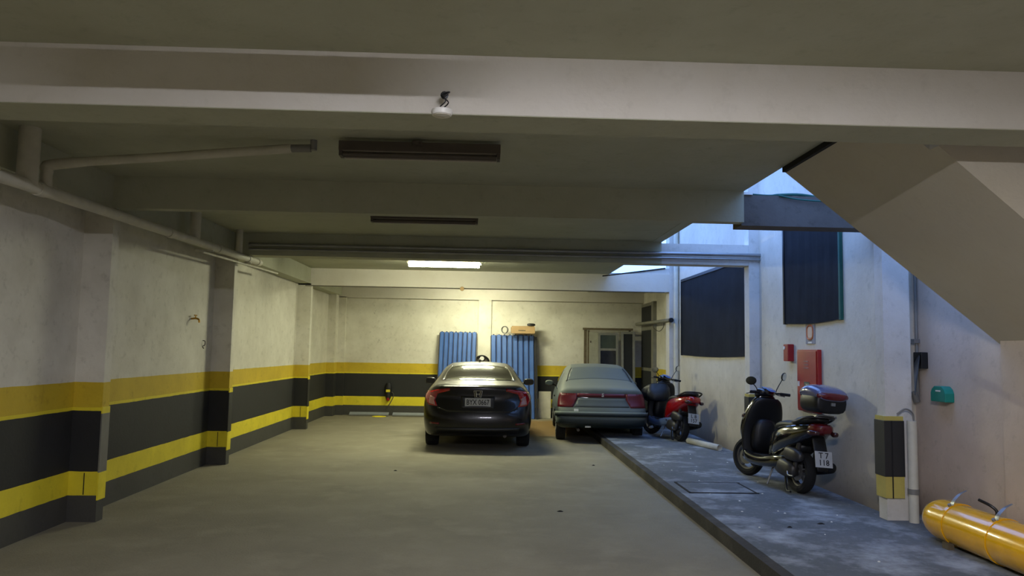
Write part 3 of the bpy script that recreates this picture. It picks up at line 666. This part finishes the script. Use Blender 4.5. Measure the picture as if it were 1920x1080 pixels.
class Skin:
    """lays thin solid panels onto a body mesh by projecting 2-D outlines onto it"""
    def __init__(s, me): 
        b = bmesh.new(); b.from_mesh(me); s.t = BVHTree.FromBMesh(b); b.free()
    def panel(s, poly, plane='rear', off=.006, side=1, step=.04, d=None):
        P = [Vector(p) for p in poly]; out = []
        for a, c in zip(P, P[1:]+P[:1]):
            n = max(1, int((c-a).length/step)); out += [a+(c-a)*i/n for i in range(n)]
        nb = len(out); x0, x1 = min(p.x for p in out), max(p.x for p in out); y0, y1 = min(p.y for p in out), max(p.y for p in out)
        def inside(q):
            r = False
            for a, c in zip(P, P[1:]+P[:1]):
                if (a.y > q.y) != (c.y > q.y) and q.x < (c.x-a.x)*(q.y-a.y)/(c.y-a.y)+a.x: r = not r
            return r
        pts = list(out)
        nx, ny = int((x1-x0)/step), int((y1-y0)/step)
        for i in range(1, nx+1):
            for j in range(1, ny+1):
                q = Vector((x0+i*step, y0+j*step))
                if q.x < x1 and q.y < y1 and inside(q) and min((q-o_).length for o_ in out) > step*.4: pts.append(q)
        r = delaunay_2d_cdt(pts, [], [list(range(nb))], 1, 1e-6)
        b = B(); top = []; low = []
        for q in r[0]:
            if plane == 'rear': o_, dr = Vector((q.x, -2, q.y)), Vector((0, 1, 0))
            elif plane == 'corner': a = .7*side; dr = Vector((-math.sin(a), math.cos(a), 0)); o_ = Vector((q.x, 1.0, q.y))-dr*3 
            elif plane == 'top': o_, dr = Vector((q.x, q.y, 4)), Vector((0, 0, -1))
            else: o_, dr = Vector((3*side, q.x, q.y)), Vector((-side, 0, 0))
            h, n, _, _ = s.t.ray_cast(o_, dr)
            if h is None: h, n, _, _ = s.t.find_nearest(o_+dr*2.2)
            if n.dot(dr) > 0: n = -n
            top.append(b.verts.new(h+n*off)); low.append(b.verts.new(h-n*.004))
        for f in r[2]: b.faces.new([top[i] for i in f])
        ed = {}
        for f in r[2]:
            for i in range(len(f)):
                e = tuple(sorted((f[i], f[(i+1) % len(f)]))); ed[e] = ed.get(e, 0)+1
        for (i, j), c in ed.items():
            if c == 1: b.faces.new((top[i], top[j], low[j], low[i]))
        return b
def wheel(parent, x, y, r, wd, side, m=None, steer=0):
    w_ = thing('wheel', None, None, (x, y, r), (0, 0, steer)); w_.parent = parent
    if 'label' in w_: del w_['label']
    R = r; h = wd/2
    obj('tyre', lathe(B(), [(R*.66, -h*.9), (R*.80, -h), (R*.93, -h*.98), (R*.985, -h*.8), (R, -h*.4), (R, h*.4), (R*.985, h*.8), (R*.93, h*.98), (R*.80, h), (R*.66, h*.9)], axis='X', n=40, closed=True), M['rubber'], w_, smooth=True)
    b = lathe(B(), [(R*.67, -h*.8), (R*.67, h*.6), (R*.60, h*.75), (R*.56, h*.3), (.12*R, h*.3)] if side > 0 else [(R*.67, h*.8), (R*.67, -h*.6), (R*.60, -h*.75), (R*.56, -h*.3), (.12*R, -h*.3)], axis='X', n=32)
    obj('rim', b, m or M['alloy'], w_, smooth=True)
    for i in range(5):
        a = 2*PI*i/5; c, s_ = math.cos(a), math.sin(a); b = B()
        tube(b, [(side*h*.5, .1*R*c, .1*R*s_), (side*h*.72, .62*R*c, .62*R*s_)], [.05, .035], 6)
        obj('spoke', b, m or M['alloy'], w_)
    return w_
def plate(parent, loc, text, w_=.40, h=.13, size=.105, rot=(PI/2, 0, 0)):
    p = obj('license_plate', bx(-w_/2, w_/2, -h/2, h/2, -.002, .003), M['plate'], parent, loc=loc, rot=rot, bevel=.001)
    me = text_mesh(text, size, .001, .0016); t_ = obj('plate_lettering', me, M['ink'], p, loc=(0, 0, .0045))
    xs = [v.co.x for v in me.vertices]; s = (w_*.88)/(max(xs)-min(xs)); t_.scale = (s, min(1, h*.9/size/1.0), 1) if s < 1 else (min(s, 1.1), 1, 1)
    return p

# --- black saloon
car = thing('black_car', 'glossy black saloon car parked facing the back wall in the middle', 'car', (-.12, 12.42, 0))
Y = lambda a, ys: [(x, z, yo) for (x, z), yo in zip(a, ys)]
st = [
 (0.0, Y([(.70, .27), (.80, .34), (.85, .54), (.84, .72), (.83, .86), (.76, 1.00), (.68, 1.07)], [.16, .12, .10, .16, .22, .20, .20]), .012, .12),
 (.32, Y([(.84, .22), (.89, .34), (.905, .54), (.905, .74), (.88, .90), (.78, 1.015), (.69, 1.085)], [0, 0, 0, 0, 0, 0, 0]), .015, .05),
 (.62, Y([(.84, .21), (.89, .33), (.91, .54), (.91, .75), (.89, .93), (.78, 1.05), (.69, 1.11)], [0]*7), .02, .05),
 (.90, Y([(.84, .21), (.885, .33), (.91, .54), (.91, .75), (.89, .95), (.77, 1.08), (.65, 1.17)], [0]*7), .03, .05),
 (1.35, Y([(.84, .20), (.885, .32), (.90, .54), (.905, .75), (.885, .95), (.75, 1.12), (.60, 1.315)], [0]*7), .035, .06),
 (1.80, Y([(.84, .20), (.885, .32), (.90, .54), (.90, .75), (.88, .95), (.73, 1.18), (.575, 1.395)], [0]*7), .035, .04),
 (2.35, Y([(.84, .20), (.885, .32), (.90, .54), (.90, .74), (.88, .94), (.73, 1.20), (.58, 1.405)], [0]*7), .035, 0),
 (2.85, Y([(.84, .20), (.885, .32), (.90, .54), (.90, .73), (.88, .92), (.73, 1.18), (.57, 1.37)], [0]*7), .035, 0),
 (3.30, Y([(.84, .20), (.885, .32), (.90, .54), (.90, .72), (.88, .90), (.74, 1.06), (.60, 1.19)], [0]*7), .035, 0),
 (3.75, Y([(.84, .20), (.885, .32), (.90, .54), (.90, .70), (.87, .86), (.76, .94), (.64, .98)], [0]*7), .03, 0),
 (4.25, Y([(.82, .20), (.86, .32), (.88, .52), (.87, .66), (.83, .78), (.73, .85), (.62, .88)], [0]*7), .02, 0),
 (4.60, Y([(.66, .24), (.72, .32), (.76, .50), (.74, .62), (.70, .70), (.64, .74), (.56, .76)], [-.1]*7), .01, .08)]
body = cage_body(st); body = cut_arches(body, [(.98, .32, .365, .62, 1.2), (.98, .32, .365, -1.2, -.62), (3.68, .32, .365, .62, 1.2), (3.68, .32, .365, -1.2, -.62)])
sk = Skin(body)
obj('body', body, M['carblack'], car, smooth=2)
obj('rear_window', sk.panel([(-.60, .70), (-.20, .60), (.20, .60), (.60, .70), (.555, 1.15), (.47, 1.52), (-.47, 1.52), (-.555, 1.15)], 'top', .003), M['glassdark'], car, smooth=2)
for s in (-1, 1):
    obj('window_trim', sk.panel([(s*.60, .70), (s*.62, .72), (s*.575, 1.16), (s*.49, 1.52), (s*.47, 1.52), (s*.555, 1.15)], 'top', .008), M['chrome'], car, smooth=2)
    obj('side_window', sk.panel([(1.15, 1.00), (1.55, 1.28), (2.3, 1.34), (2.9, 1.28), (3.45, .98)], 'side', .004, s), M['glassdark'], car, smooth=2)
    tl = obj('tail_light', sk.panel([(s*.46, 1.025), (s*.62, 1.005), (s*.86, .95), (s*.885, .85), (s*.80, .745), (s*.66, .73), (s*.70, .83), (s*.66, .93), (s*.46, .985)], 'rear', .012, step=.03), M['lampred'], car, smooth=2)
    obj('clear_lens', sk.panel([(s*.70, .86), (s*.78, .90), (s*.80, .77), (s*.69, .745), (s*.715, .82)], 'rear', .018, step=.03), M['lampclear'], tl, smooth=2)
    obj('reflector', sk.panel([(s*.62, .44), (s*.78, .45), (s*.78, .48), (s*.62, .47)], 'rear', .006), M['lampdark'], car, smooth=2)
    for y in (1.7, 2.75): obj('door_handle', sk.panel([(y, .86), (y+.2, .86), (y+.2, .89), (y, .89)], 'side', .03, s), M['carblack'], car)
    mr = obj('mirror', lofts([sec(-.05, 0, .08, .05), sec(0, 0, .105, .068), sec(.08, 0, .09, .06), sec(.12, 0, .04, .03)]), M['carblack'], car, loc=(s*1.0, 3.15, 1.02), smooth=True)
    obj('mirror_glass', bx(-.085, .085, -.056, -.05, -.05, .05), M['glassdark'], mr)
    obj('mirror_foot', tube(B(), [(-s*.17, .05, -.05), (-s*.06, .05, -.02)], .025, 8), M['black'], mr)
    wheel(car, s*.785, .98, .325, .215, s); wheel(car, s*.785, 3.68, .325, .215, s)
b = sk.panel([(-.66, .70), (-.50, .645), (.50, .645), (.66, .70), (.65, .715), (.49, .663), (-.49, .663), (-.65, .715)], 'rear', .014)
obj('bumper_crease', b, M['carblack'], car, smooth=2)
obj('trunk_lip', sk.panel([(-.58, 1.055), (.58, 1.055), (.64, 1.03), (.62, 1.02), (0, 1.035), (-.62, 1.02), (-.64, 1.03)], 'rear', .022), M['carblack'], car, smooth=2)
obj('lower_valance', sk.panel([(-.66, .32), (.66, .32), (.70, .40), (-.70, .40)], 'rear', .008), M['black'], car, smooth=2)
for s in (-1, 1): obj('trunk_seam', sk.panel([(s*.655, .735), (s*.65, .72), (s*.60, .66), (s*.59, .665), (s*.64, .735)], 'rear', .002), M['darkgroove'], car)
h = sk.t.ray_cast(Vector((0, -2, .80)), Vector((0, 1, 0)))[0]
plate(car, (0, h.y-.02, .80), 'BYX 0667', .42, .14, .12)
obj('plate_recess', sk.panel([(-.26, .70), (.26, .70), (.28, .90), (-.28, .90)], 'rear', .003), M['black'], car, smooth=2)
h = sk.t.ray_cast(Vector((0, -2, .94)), Vector((0, 1, 0)))[0]
bd = obj('emblem', B(), M['chrome'], car, loc=(0, h.y-.012, .935))
b = B(); fr_ = [(-.068, .055), (.068, .055), (.05, -.055), (-.05, -.055)]
for i in range(4):
    a, c = Vector((fr_[i][0], 0, fr_[i][1])), Vector((fr_[(i+1) % 4][0], 0, fr_[(i+1) % 4][1])); tube(b, [a, c], .005, 6)
tube(b, [(-.036, 0, .045), (-.026, 0, -.045)], .007, 6); tube(b, [(.036, 0, .045), (.026, 0, -.045)], .007, 6); tube(b, [(-.03, 0, 0), (.03, 0, 0)], .006, 6)
b.to_mesh(bd.data); b.free()
obj('exhaust', tube(B(), [(.45, .12, .26), (.45, .5, .26)], .03, 12), M['fixture'], car)
obj('antenna', lofts([sec(0, 0, .004, .004), sec(.05, .02, .02, .03), sec(.12, .0, .02, .012)]), M['carblack'], car, loc=(0, 1.9, 1.435), smooth=True)
for s in (-1, 1):                                          # seen through the tinted window
    pass

# --- dusty green saloon
car = thing('dusty_green_car', 'dust-covered dark green saloon car parked right of the black car', 'car', (2.10, 13.68, 0), (0, 0, -.065))
st = [
 (0.0, Y([(.68, .30), (.76, .36), (.80, .50), (.80, .60), (.785, .72), (.76, .86), (.70, .98)], [.10, .06, .04, .05, .14, .16, .16]), .015, .06),
 (.25, Y([(.77, .26), (.81, .34), (.82, .50), (.82, .62), (.815, .76), (.77, .90), (.705, 1.00)], [0]*7), .02, .04),
 (.50, Y([(.77, .25), (.81, .34), (.82, .50), (.82, .64), (.815, .80), (.77, .93), (.695, 1.02)], [0]*7), .02, .04),
 (.78, Y([(.77, .24), (.81, .33), (.82, .50), (.82, .66), (.815, .82), (.755, .98), (.66, 1.12)], [0]*7), .03, .05),
 (1.15, Y([(.77, .23), (.81, .33), (.82, .50), (.82, .66), (.81, .84), (.735, 1.06), (.585, 1.31)], [0]*7), .035, .05),
 (1.50, Y([(.77, .23), (.81, .33), (.82, .50), (.82, .66), (.81, .84), (.71, 1.12), (.56, 1.385)], [0]*7), .03, .03),
 (2.05, Y([(.77, .23), (.81, .33), (.82, .50), (.82, .66), (.81, .84), (.71, 1.13), (.56, 1.395)], [0]*7), .03, 0),
 (2.55, Y([(.77, .23), (.81, .33), (.82, .50), (.82, .66), (.81, .83), (.71, 1.12), (.56, 1.35)], [0]*7), .03, 0),
 (2.95, Y([(.77, .23), (.81, .33), (.82, .50), (.82, .65), (.80, .82), (.72, 1.0), (.60, 1.14)], [0]*7), .03, 0),
 (3.30, Y([(.77, .23), (.81, .33), (.82, .50), (.82, .64), (.80, .79), (.72, .90), (.62, .94)], [0]*7), .03, 0),
 (3.85, Y([(.76, .24), (.80, .33), (.81, .48), (.80, .60), (.78, .72), (.70, .80), (.60, .83)], [0]*7), .02, 0),
 (4.12, Y([(.62, .28), (.70, .34), (.73, .46), (.72, .55), (.70, .62), (.64, .66), (.56, .68)], [-.06]*7), .01, .06)]
body = cage_body(st); body = cut_arches(body, [(.80, .28, .325, .58, 1.2), (.80, .28, .325, -1.2, -.58), (3.26, .28, .325, .58, 1.2), (3.26, .28, .325, -1.2, -.58)])
sk = Skin(body)
obj('body', body, M['dustgreen'], car, smooth=2)
obj('rear_window', sk.panel([(-.60, .72), (.60, .72), (.55, 1.0), (.49, 1.24), (-.49, 1.24), (-.55, 1.0)], 'top', .003), M['dustglass'], car, smooth=2)
for s in (-1, 1):
    obj('window_seal', sk.panel([(s*.60, .70), (s*.625, .70), (s*.575, 1.0), (s*.51, 1.25), (s*.49, 1.25), (s*.55, 1.0)], 'top', .006), M['black'], car, smooth=2)
    obj('side_window', sk.panel([(1.0, .93), (1.35, 1.24), (1.75, 1.27), (1.75, .91)], 'side', .003, s), M['dustglass'], car, smooth=2)
    obj('side_window', sk.panel([(1.82, .91), (1.82, 1.28), (2.5, 1.26), (2.9, .93)], 'side', .003, s), M['glassdark'], car, smooth=2)
    obj('tail_light', sk.panel([(s*.79, .655), (s*.52, .655), (s*.44, .80), (s*.44, .90), (s*.745, .90), (s*.775, .80)], 'rear', .010), M['dustred'], car, smooth=2)
    obj('door_handle', sk.panel([(1.45, .76), (1.6, .76), (1.6, .79), (1.45, .79)], 'side', .02, s), M['black'], car)
    mr = obj('mirror', lofts([sec(-.03, 0, .07, .045), sec(.02, 0, .09, .06), sec(.08, 0, .07, .05), sec(.11, 0, .03, .02)]), M['dustgreen'], car, loc=(s*.90, 2.78, .97), smooth=True)
    obj('mirror_foot', tube(B(), [(-s*.16, .03, -.05), (-s*.05, .03, -.02)], .022, 8), M['black'], mr)
    wheel(car, s*.715, .80, .29, .18, s, M['pvcgrey']); wheel(car, s*.715, 3.26, .29, .18, s, M['pvcgrey'])
    obj('side_moulding', sk.panel([(1.12, .49), (2.92, .49), (2.92, .54), (1.12, .54)], 'side', .014, s), M['black'], car)
obj('light_bar', sk.panel([(-.44, .835), (.44, .835), (.44, .90), (-.44, .90)], 'rear', .009), M['dustred'], car, smooth=2)
obj('plate_recess', sk.panel([(-.50, .66), (.50, .66), (.42, .815), (-.42, .815)], 'rear', .003), M['dustglass'], car, smooth=2)
for z0, z1, off in ((.34, .50, .022), (.50, .575, .045)):
    obj('bumper', sk.panel([(-.80, z0), (.80, z0), (.80, z1), (-.80, z1)], 'rear', off, step=.05), M['dustbumper'], car, smooth=2)
h = sk.t.ray_cast(Vector((0, -2, .87)), Vector((0, 1, 0)))[0]
me = text_mesh('S', .085, .004, .004); obj('emblem', me, M['chrome'], car, loc=(0.02, h.y-.016, .875), rot=(PI/2, 0, 0))
obj('sticker', sk.panel([(-.50, .585), (-.42, .585), (-.42, .625), (-.50, .625)], 'rear', .008), M['plate'], car)
h = sk.t.ray_cast(Vector((-.26, -2, .40)), Vector((0, 1, 0)))[0]
obj('tow_eye', bx(-.05, .05, -.03, 0, -.014, .014), M['chrome'], car, loc=(-.25, .02, .315))
obj('exhaust', tube(B(), [(-.42, .03, .25), (-.42, .4, .25)], .025, 12), M['fixture'], car)

# ------------------------------------------------------------------ scooters
def scooter(name, label, loc, heading, lean, paint, tail, topcase, R=.24, steer=.35, shield=None, plate_txt=('T 7', '123')):
    root = thing(name, label, 'scooter', loc, (0, lean, heading))
    def P(n, bm, m, **k): return obj(n, bm, m, root, **k)
    WB = 1.24
    def whl(nm, y, st_=0, rr=R, wd=.11):
        w_ = obj(nm, lathe(B(), [(rr*.68, -wd*.32), (rr*.80, -wd*.48), (rr*.93, -wd*.42), (rr, -wd*.15), (rr, wd*.15), (rr*.93, wd*.42), (rr*.80, wd*.48), (rr*.68, wd*.32)], axis='X', n=36, closed=True), M['rubber'], root, loc=(0, y, rr), rot=(0, 0, st_), smooth=True)
        obj('rim', lathe(B(), [(rr*.60, -.03), (rr*.70, -.035), (rr*.70, .035), (rr*.60, .03)], axis='X', n=32, closed=True), M['alloy'], w_, smooth=True)
        obj('hub', lathe(B(), [(.035, -.05), (.045, -.02), (.045, .02), (.035, .05)], axis='X', n=16), M['alloy'], w_, smooth=True)
        for i in range(5):
            a = 2*PI*i/5+.3; tb = tube(B(), [(0, .03*math.cos(a), .03*math.sin(a)), (0, rr*.64*math.cos(a), rr*.64*math.sin(a))], [.02, .014], 6); obj('spoke', tb, M['alloy'], w_)
        obj('brake_disc', lathe(B(), [(.05, -.042), (.10, -.042), (.10, -.046), (.05, -.046)], axis='X', n=24, closed=True), M['steelpipe'], w_)
        return w_
    whl('rear_wheel', 0, 0, R*.98, .13); whl('front_wheel', WB, steer)
    # front fender and fork
    b = B(); rs = []
    for k in range(9):
        a = -.35+k*(PI*.72)/8; rr = R+.035; c = Vector((0, WB-rr*math.cos(a)*1.0, R+rr*math.sin(a)))
        rs.append([c+Vector((wd, 0, 0))+Vector((0, -math.cos(a), math.sin(a)))*h for wd, h in ((-.075, -.05), (-.068, .0), (-.035, .02), (0, .026), (.035, .02), (.068, 0), (.075, -.05), (.05, -.035), (0, .008), (-.05, -.035))])
    fm = loft(B(), rs); P('front_fender', fm, paint, smooth=True)
    for s in (-1, 1): P('fork', tube(B(), [(s*.07, WB, R), (s*.065, WB-.16, .62)], .02, 10), M['engine'], smooth=True)
    # leg shield / front cowl
    S1 = [sec(1.16, .40, .07, .03), sec(1.17, .50, .13, .06, tilt=.4), sec(1.12, .62, .17, .10, tilt=.4), sec(1.05, .75, .19, .10, tilt=.4), sec(.97, .88, .17, .07, tilt=.4), sec(.92, .95, .10, .03, tilt=.4)]
    def ring(y, z, w_, d, n=18):   # horizontal section, front convex, back flat
        R_ = []
        for k in range(n):
            a = 2*PI*k/n; c, s = math.cos(a), math.sin(a); R_.append(Vector((w_*math.copysign(abs(c)**.8, c), y+(d if s > 0 else .045)*s, z)))
        return R_
    P('front_cowl', lofts([ring(1.10, .36, .12, .03), ring(1.08, .46, .18, .10), ring(1.05, .58, .215, .17), ring(1.00, .72, .22, .21), ring(.95, .86, .19, .19), ring(.91, .97, .15, .14), ring(.89, 1.03, .10, .08)]), paint, smooth=2)
    P('leg_shield', lofts([ring(.98, .26, .19, .03), ring(.98, .40, .235, .03), ring(.96, .58, .25, .03), ring(.90, .78, .24, .03), ring(.85, .94, .19, .03), ring(.84, 1.0, .13, .03)]), M['black'], smooth=2)
    for s in (-1, 1):
        P('front_turn_signal', lofts([sec(1.02, .76, .02, .03, x=s*.20), sec(1.10, .75, .035, .03, x=s*.17), sec(1.17, .73, .02, .015, x=s*.14)]), M['smoke'], smooth=2)
        P('side_skirt', lofts([sec(.10, .34, .03, .05, 3, x=s*.13), sec(.3, .30, .04, .07, 3, x=s*.16), sec(.6, .255, .035, .055, 3, x=s*.185), sec(.9, .27, .035, .06, 3, x=s*.185), sec(1.02, .34, .02, .05, 3, x=s*.17)]), shield or M['scoot'], smooth=2)
    P('floorboard', lofts([sec(.32, .29, .13, .05, 4), sec(.5, .27, .17, .045, 4), (sec(.8, .27, .175, .045, 4)), sec(.98, .30, .16, .06, 4)]), shield or M['black'], smooth=2)
    P('floor_mat', bx(-.14, .14, .48, .84, .312, .32), M['rubber'])
    # steering head, handlebar
    hb = obj('handlebar_cover', lofts([[Vector((p.x, p.y, p.z)) for p in sec(-.09, .02, .05, .03)], sec(-.05, .025, .12, .05), sec(.02, .02, .15, .06), sec(.08, -.01, .11, .055), sec(.12, -.03, .04, .03)]), paint, root, loc=(0, .90, 1.05), rot=(0, 0, steer), smooth=True)
    obj('headlight', lofts([sec(.09, 0, .085, .045), sec(.125, -.01, .07, .038), sec(.14, -.01, .03, .02)]), M['screen'], hb, smooth=True)
    obj('dashboard', lofts([sec(-.10, .045, .05, .012, 3, tilt=-.5), sec(-.02, .078, .08, .012, 3, tilt=-.5), sec(.03, .085, .06, .01, 3, tilt=-.5)]), M['screen'], hb, smooth=True)
    obj('steering_column', tube(B(), [(0, -.0, -.02), (0, .03, -.2)], .04, 10), M['black'], hb)
    for s in (-1, 1):
        obj('handlebar', tube(B(), curve([(s*.08, .0, .0), (s*.2, -.02, .02), (s*.34, -.07, .015)]), .012, 8), M['black'], hb, smooth=True)
        obj('grip', tube(B(), [(s*.225, -.03, .018), (s*.345, -.072, .015)], .019, 10), M['rubber'], hb, smooth=True)
        obj('brake_lever', tube(B(), [(s*.19, .02, .01), (s*.25, .035, .0), (s*.34, .0, -.01)], .007, 6), M['alloy'], hb)
        obj('mirror_stalk', tube(B(), curve([(s*.16, -.01, .03), (s*.19, .0, .08), (s*.26, -.01, .20 if s > 0 else .12)]), .006, 6), M['black'], hb, smooth=True)
        mb = lathe(B(), [(.02, .015), (.062, .01), (.066, -.004)], axis='Y', n=18)
        for v in mb.verts: v.co.x *= 1.15; v.co.z *= .8
        mo = obj('mirror', mb, M['black'], hb, loc=(s*.29, -.01, .24 if s > 0 else .15), rot=(.1, 0, .35 if s > 0 else 1.2), smooth=True)
        mg = obj('mirror_face', lathe(B(), [(.058, -.006), (.02, -.007)], axis='Y', n=18), M['mirror'], hb, loc=(s*.29, -.012, .24 if s > 0 else .15), rot=(.1, 0, .35 if s > 0 else 1.2))
        mg.scale = (1.15, 1, .8)
        if s < 0: mo.rotation_euler.z = mg.rotation_euler.z = 1.7
    # body under the seat
    P('body_panel', lofts([sec(.50, .44, .10, .16, 3), sec(.40, .50, .15, .20, 3), sec(.20, .58, .18, .17, 3), sec(-.05, .645, .185, .14, 3), sec(-.24, .70, .155, .10, 3), sec(-.37, .745, .10, .06, 3), sec(-.42, .76, .05, .04, 3)]), tail, smooth=2)
    P('seat', lofts([sec(.50, .66, .06, .02), sec(.42, .70, .11, .05), sec(.22, .735, .14, .055), sec(.02, .75, .15, .05), sec(-.06, .79, .15, .06), sec(-.25, .83, .13, .045), sec(-.38, .845, .07, .02)]), M['seat'], smooth=2)
    P('inner_leg_panel', lofts([sec(.92, .52, .16, .20, 3), sec(.86, .55, .15, .20, 3), sec(.82, .58, .10, .14, 3)]), M['black'], smooth=2)
    P('under_seat_front', lofts([sec(.56, .34, .10, .07, 3), sec(.50, .46, .13, .17, 3), sec(.42, .52, .14, .17, 3)]), tail if topcase else M['black'], smooth=2)
    P('lower_body', lofts([sec(.38, .30, .10, .06, 3), sec(.22, .38, .13, .10, 3), sec(.05, .46, .12, .09, 3), sec(-.10, .52, .10, .06, 3)]), M['black'], smooth=2)
    tl = P('tail_light', lofts([sec(-.30, .735, .135, .07, 3), sec(-.40, .745, .11, .06, 3), sec(-.45, .75, .06, .04, 3)]), M['lampdark'] if topcase else M['scootred'], smooth=2)
    for s in (-1, 1):
        P('turn_signal', lofts([sec(-.33, .70, .02, .02, x=s*.14), sec(-.40, .70, .04, .03, x=s*.13), sec(-.46, .705, .025, .02, x=s*.11)]), M['smoke'], smooth=2)
        P('grab_rail', tube(B(), curve([(s*.13, .02, .78), (s*.17, -.14, .80), (s*.16, -.30, .855), (s*.08, -.42, .875), (0, -.44, .88)]), .014, 10), M['engine'] if topcase else M['black'], smooth=True)
        P('shock_absorber', tube(B(), [(s*.11, -.06, .28), (s*.11, -.12, .60)], .026, 12), M['engine'], smooth=True)
        P('passenger_peg', tube(B(), [(s*.12, .25, .33), (s*.2, .22, .33)], .012, 8), M['black'])
    # rear fender and plate
    P('rear_fender', lofts([sec(-.30, .64, .08, .04), sec(-.35, .53, .08, .012, tilt=.9), sec(-.395, .42, .08, .010, tilt=1.1), sec(-.42, .30, .06, .008, tilt=1.2)]), M['black'], smooth=2)
    pl = obj('license_plate', bx(-.10, .10, -.085, .085, -.001, .003), M['plate'], root, loc=(0, -.425, .43), rot=(PI/2-.22, 0, 0))
    for i, s_ in enumerate(plate_txt):
        me = text_mesh(s_, .085, .0008, .001); obj('plate_lettering', me, M['ink'], pl, loc=(0, .038-.075*i, .004))
    # engine, airbox, muffler, stand
    P('engine_case', lofts([sec(.34, .27, .05, .08, 3, x=-.09), sec(.20, .27, .075, .10, 3, x=-.11), sec(.0, .25, .06, .09, 3, x=-.125), sec(-.08, .25, .04, .05, 3, x=-.115)]), M['engine'], smooth=2)
    P('air_filter', lofts([sec(.14, .42, .03, .035, 3, x=-.12), sec(.06, .43, .05, .075, 3, x=-.13), sec(-.12, .42, .05, .07, 3, x=-.13), sec(-.20, .41, .025, .035, 3, x=-.12)]), M['engine'], smooth=2)
    P('engine_block', lofts([sec(.42, .28, .07, .06, 3), sec(.30, .30, .10, .09, 3), sec(.16, .30, .08, .08, 3)]), M['fixture'], smooth=2)
    P('kick_starter', tube(B(), curve([(-.165, .0, .25), (-.19, -.06, .2), (-.19, -.16, .2)]), .009, 8), M['alloy'], smooth=True)
    P('muffler', lofts([sec(.22, .22, .02, .02, 2, x=.12), sec(.08, .25, .05, .055, 2, x=.15), sec(-.30, .33, .055, .06, 2, x=.16), sec(-.36, .34, .03, .035, 2, x=.16)]), M['black'], smooth=2)
    P('side_stand', tube(B(), [(-.10, .42, .24), (-.19, .38, .02)], .011, 8), M['alloy'])
    P('center_stand', tube(B(), curve([(-.12, .12, .18), (-.16, .0, .03), (-.17, -.1, .02)]), .012, 8), M['black'], smooth=True)
    return root
s1 = scooter('black_scooter', 'black scooter with a top case parked by the red fire hose cabinet', (3.545, 8.54, .12), .135, .085, M['scoot'], M['scoot'], True, plate_txt=('T 7', '118'))
# top case: rests locked on the rack, moves with the scooter
tc = obj('top_case', lofts([sec(-.42, .0, .12, .06, 3.2), sec(-.39, .01, .18, .105, 3.4), sec(-.22, .015, .20, .115, 3.4), sec(-.08, .01, .18, .105, 3.4), sec(-.04, 0, .12, .07, 3.2)]), M['black'], s1, loc=(0, -.11, 1.03), smooth=2)
tc.scale = (1, 1, 1.12)
lb = lofts([sec(-.435, .06, .15, .035, 3), sec(-.38, .085, .19, .062, 2.6), sec(-.22, .10, .21, .078, 2.6), sec(-.08, .085, .19, .065, 2.6), sec(-.03, .06, .13, .03, 2.6)])
obj('lid', lb, M['caselid'], tc, smooth=2)
obj('case_reflector', lofts([sec(-.455, .065, .11, .03, 3), sec(-.42, .07, .178, .035, 3), sec(-.40, .07, .185, .035, 3)]), M['lampdark'], tc, smooth=2)
obj('latch', bx(-.025, .025, -.435, -.40, -.02, .01), M['steelpipe'], tc, bevel=.003)
obj('rack', bx(-.10, .10, -.30, -.02, -.145, -.115), M['steelpipe'], tc)
for s in (-1, 1): obj('rack_bar', tube(B(), [(s*.11, .05, -.19), (s*.11, -.32, -.13)], .012, 8), M['steelpipe'], tc)
s2 = scooter('red_tailed_scooter', 'scooter with red tail and blue-grey leg shield parked beside the dusty green car', (3.42, 13.35, .12), .20, .13, M['scoot'], M['scootred'], False, shield=M['scootblue'], plate_txt=('L 8', '157'))
t = thing('black_bag', 'dark bundled cover lying over the front of the red-tailed scooter', 'cover', (3.20, 14.22, .98))
obj('cover', lofts([sec(-.28, -.14, .08, .05, x=-.02), sec(-.2, -.10, .21, .12, 3.2, tilt=.2), sec(-.08, -.04, .20, .16, 3.4, x=.03), sec(.06, -.08, .24, .13, 3.0, x=-.03), sec(.16, -.12, .18, .14, 3.2), sec(.25, -.18, .06, .07)]), M['seat'], t, smooth=2)
for v in bpy.data.objects['cover'].data.vertices:
    k_ = .030*math.sin(v.co.x*29+v.co.z*23)+.024*math.sin(v.co.y*37+v.co.x*17+v.co.z*11)
    v.co *= 1+k_*4

# ------------------------------------------------------------------ families of like things
for pre, g in (('ceiling_light', 'fluorescent lights on the ceiling'), ('blue_sheet_stack', 'blue sheet stacks leaning on the back wall'), ('shade_cloth', 'dark shade cloths on the light well wall'),
               ('metal_panel', 'metal panels lying by the back wall'), ('conduit', 'conduits along the third beam')):
    for o in bpy.data.objects:
        if o.parent is None and o.name.split('.')[0] == pre: o['group'] = g
for n_ in ('black_scooter', 'red_tailed_scooter'): bpy.data.objects[n_]['group'] = 'scooters parked on the walkway'
for n_ in ('black_car', 'dusty_green_car'): bpy.data.objects[n_]['group'] = 'saloon cars parked at the back'
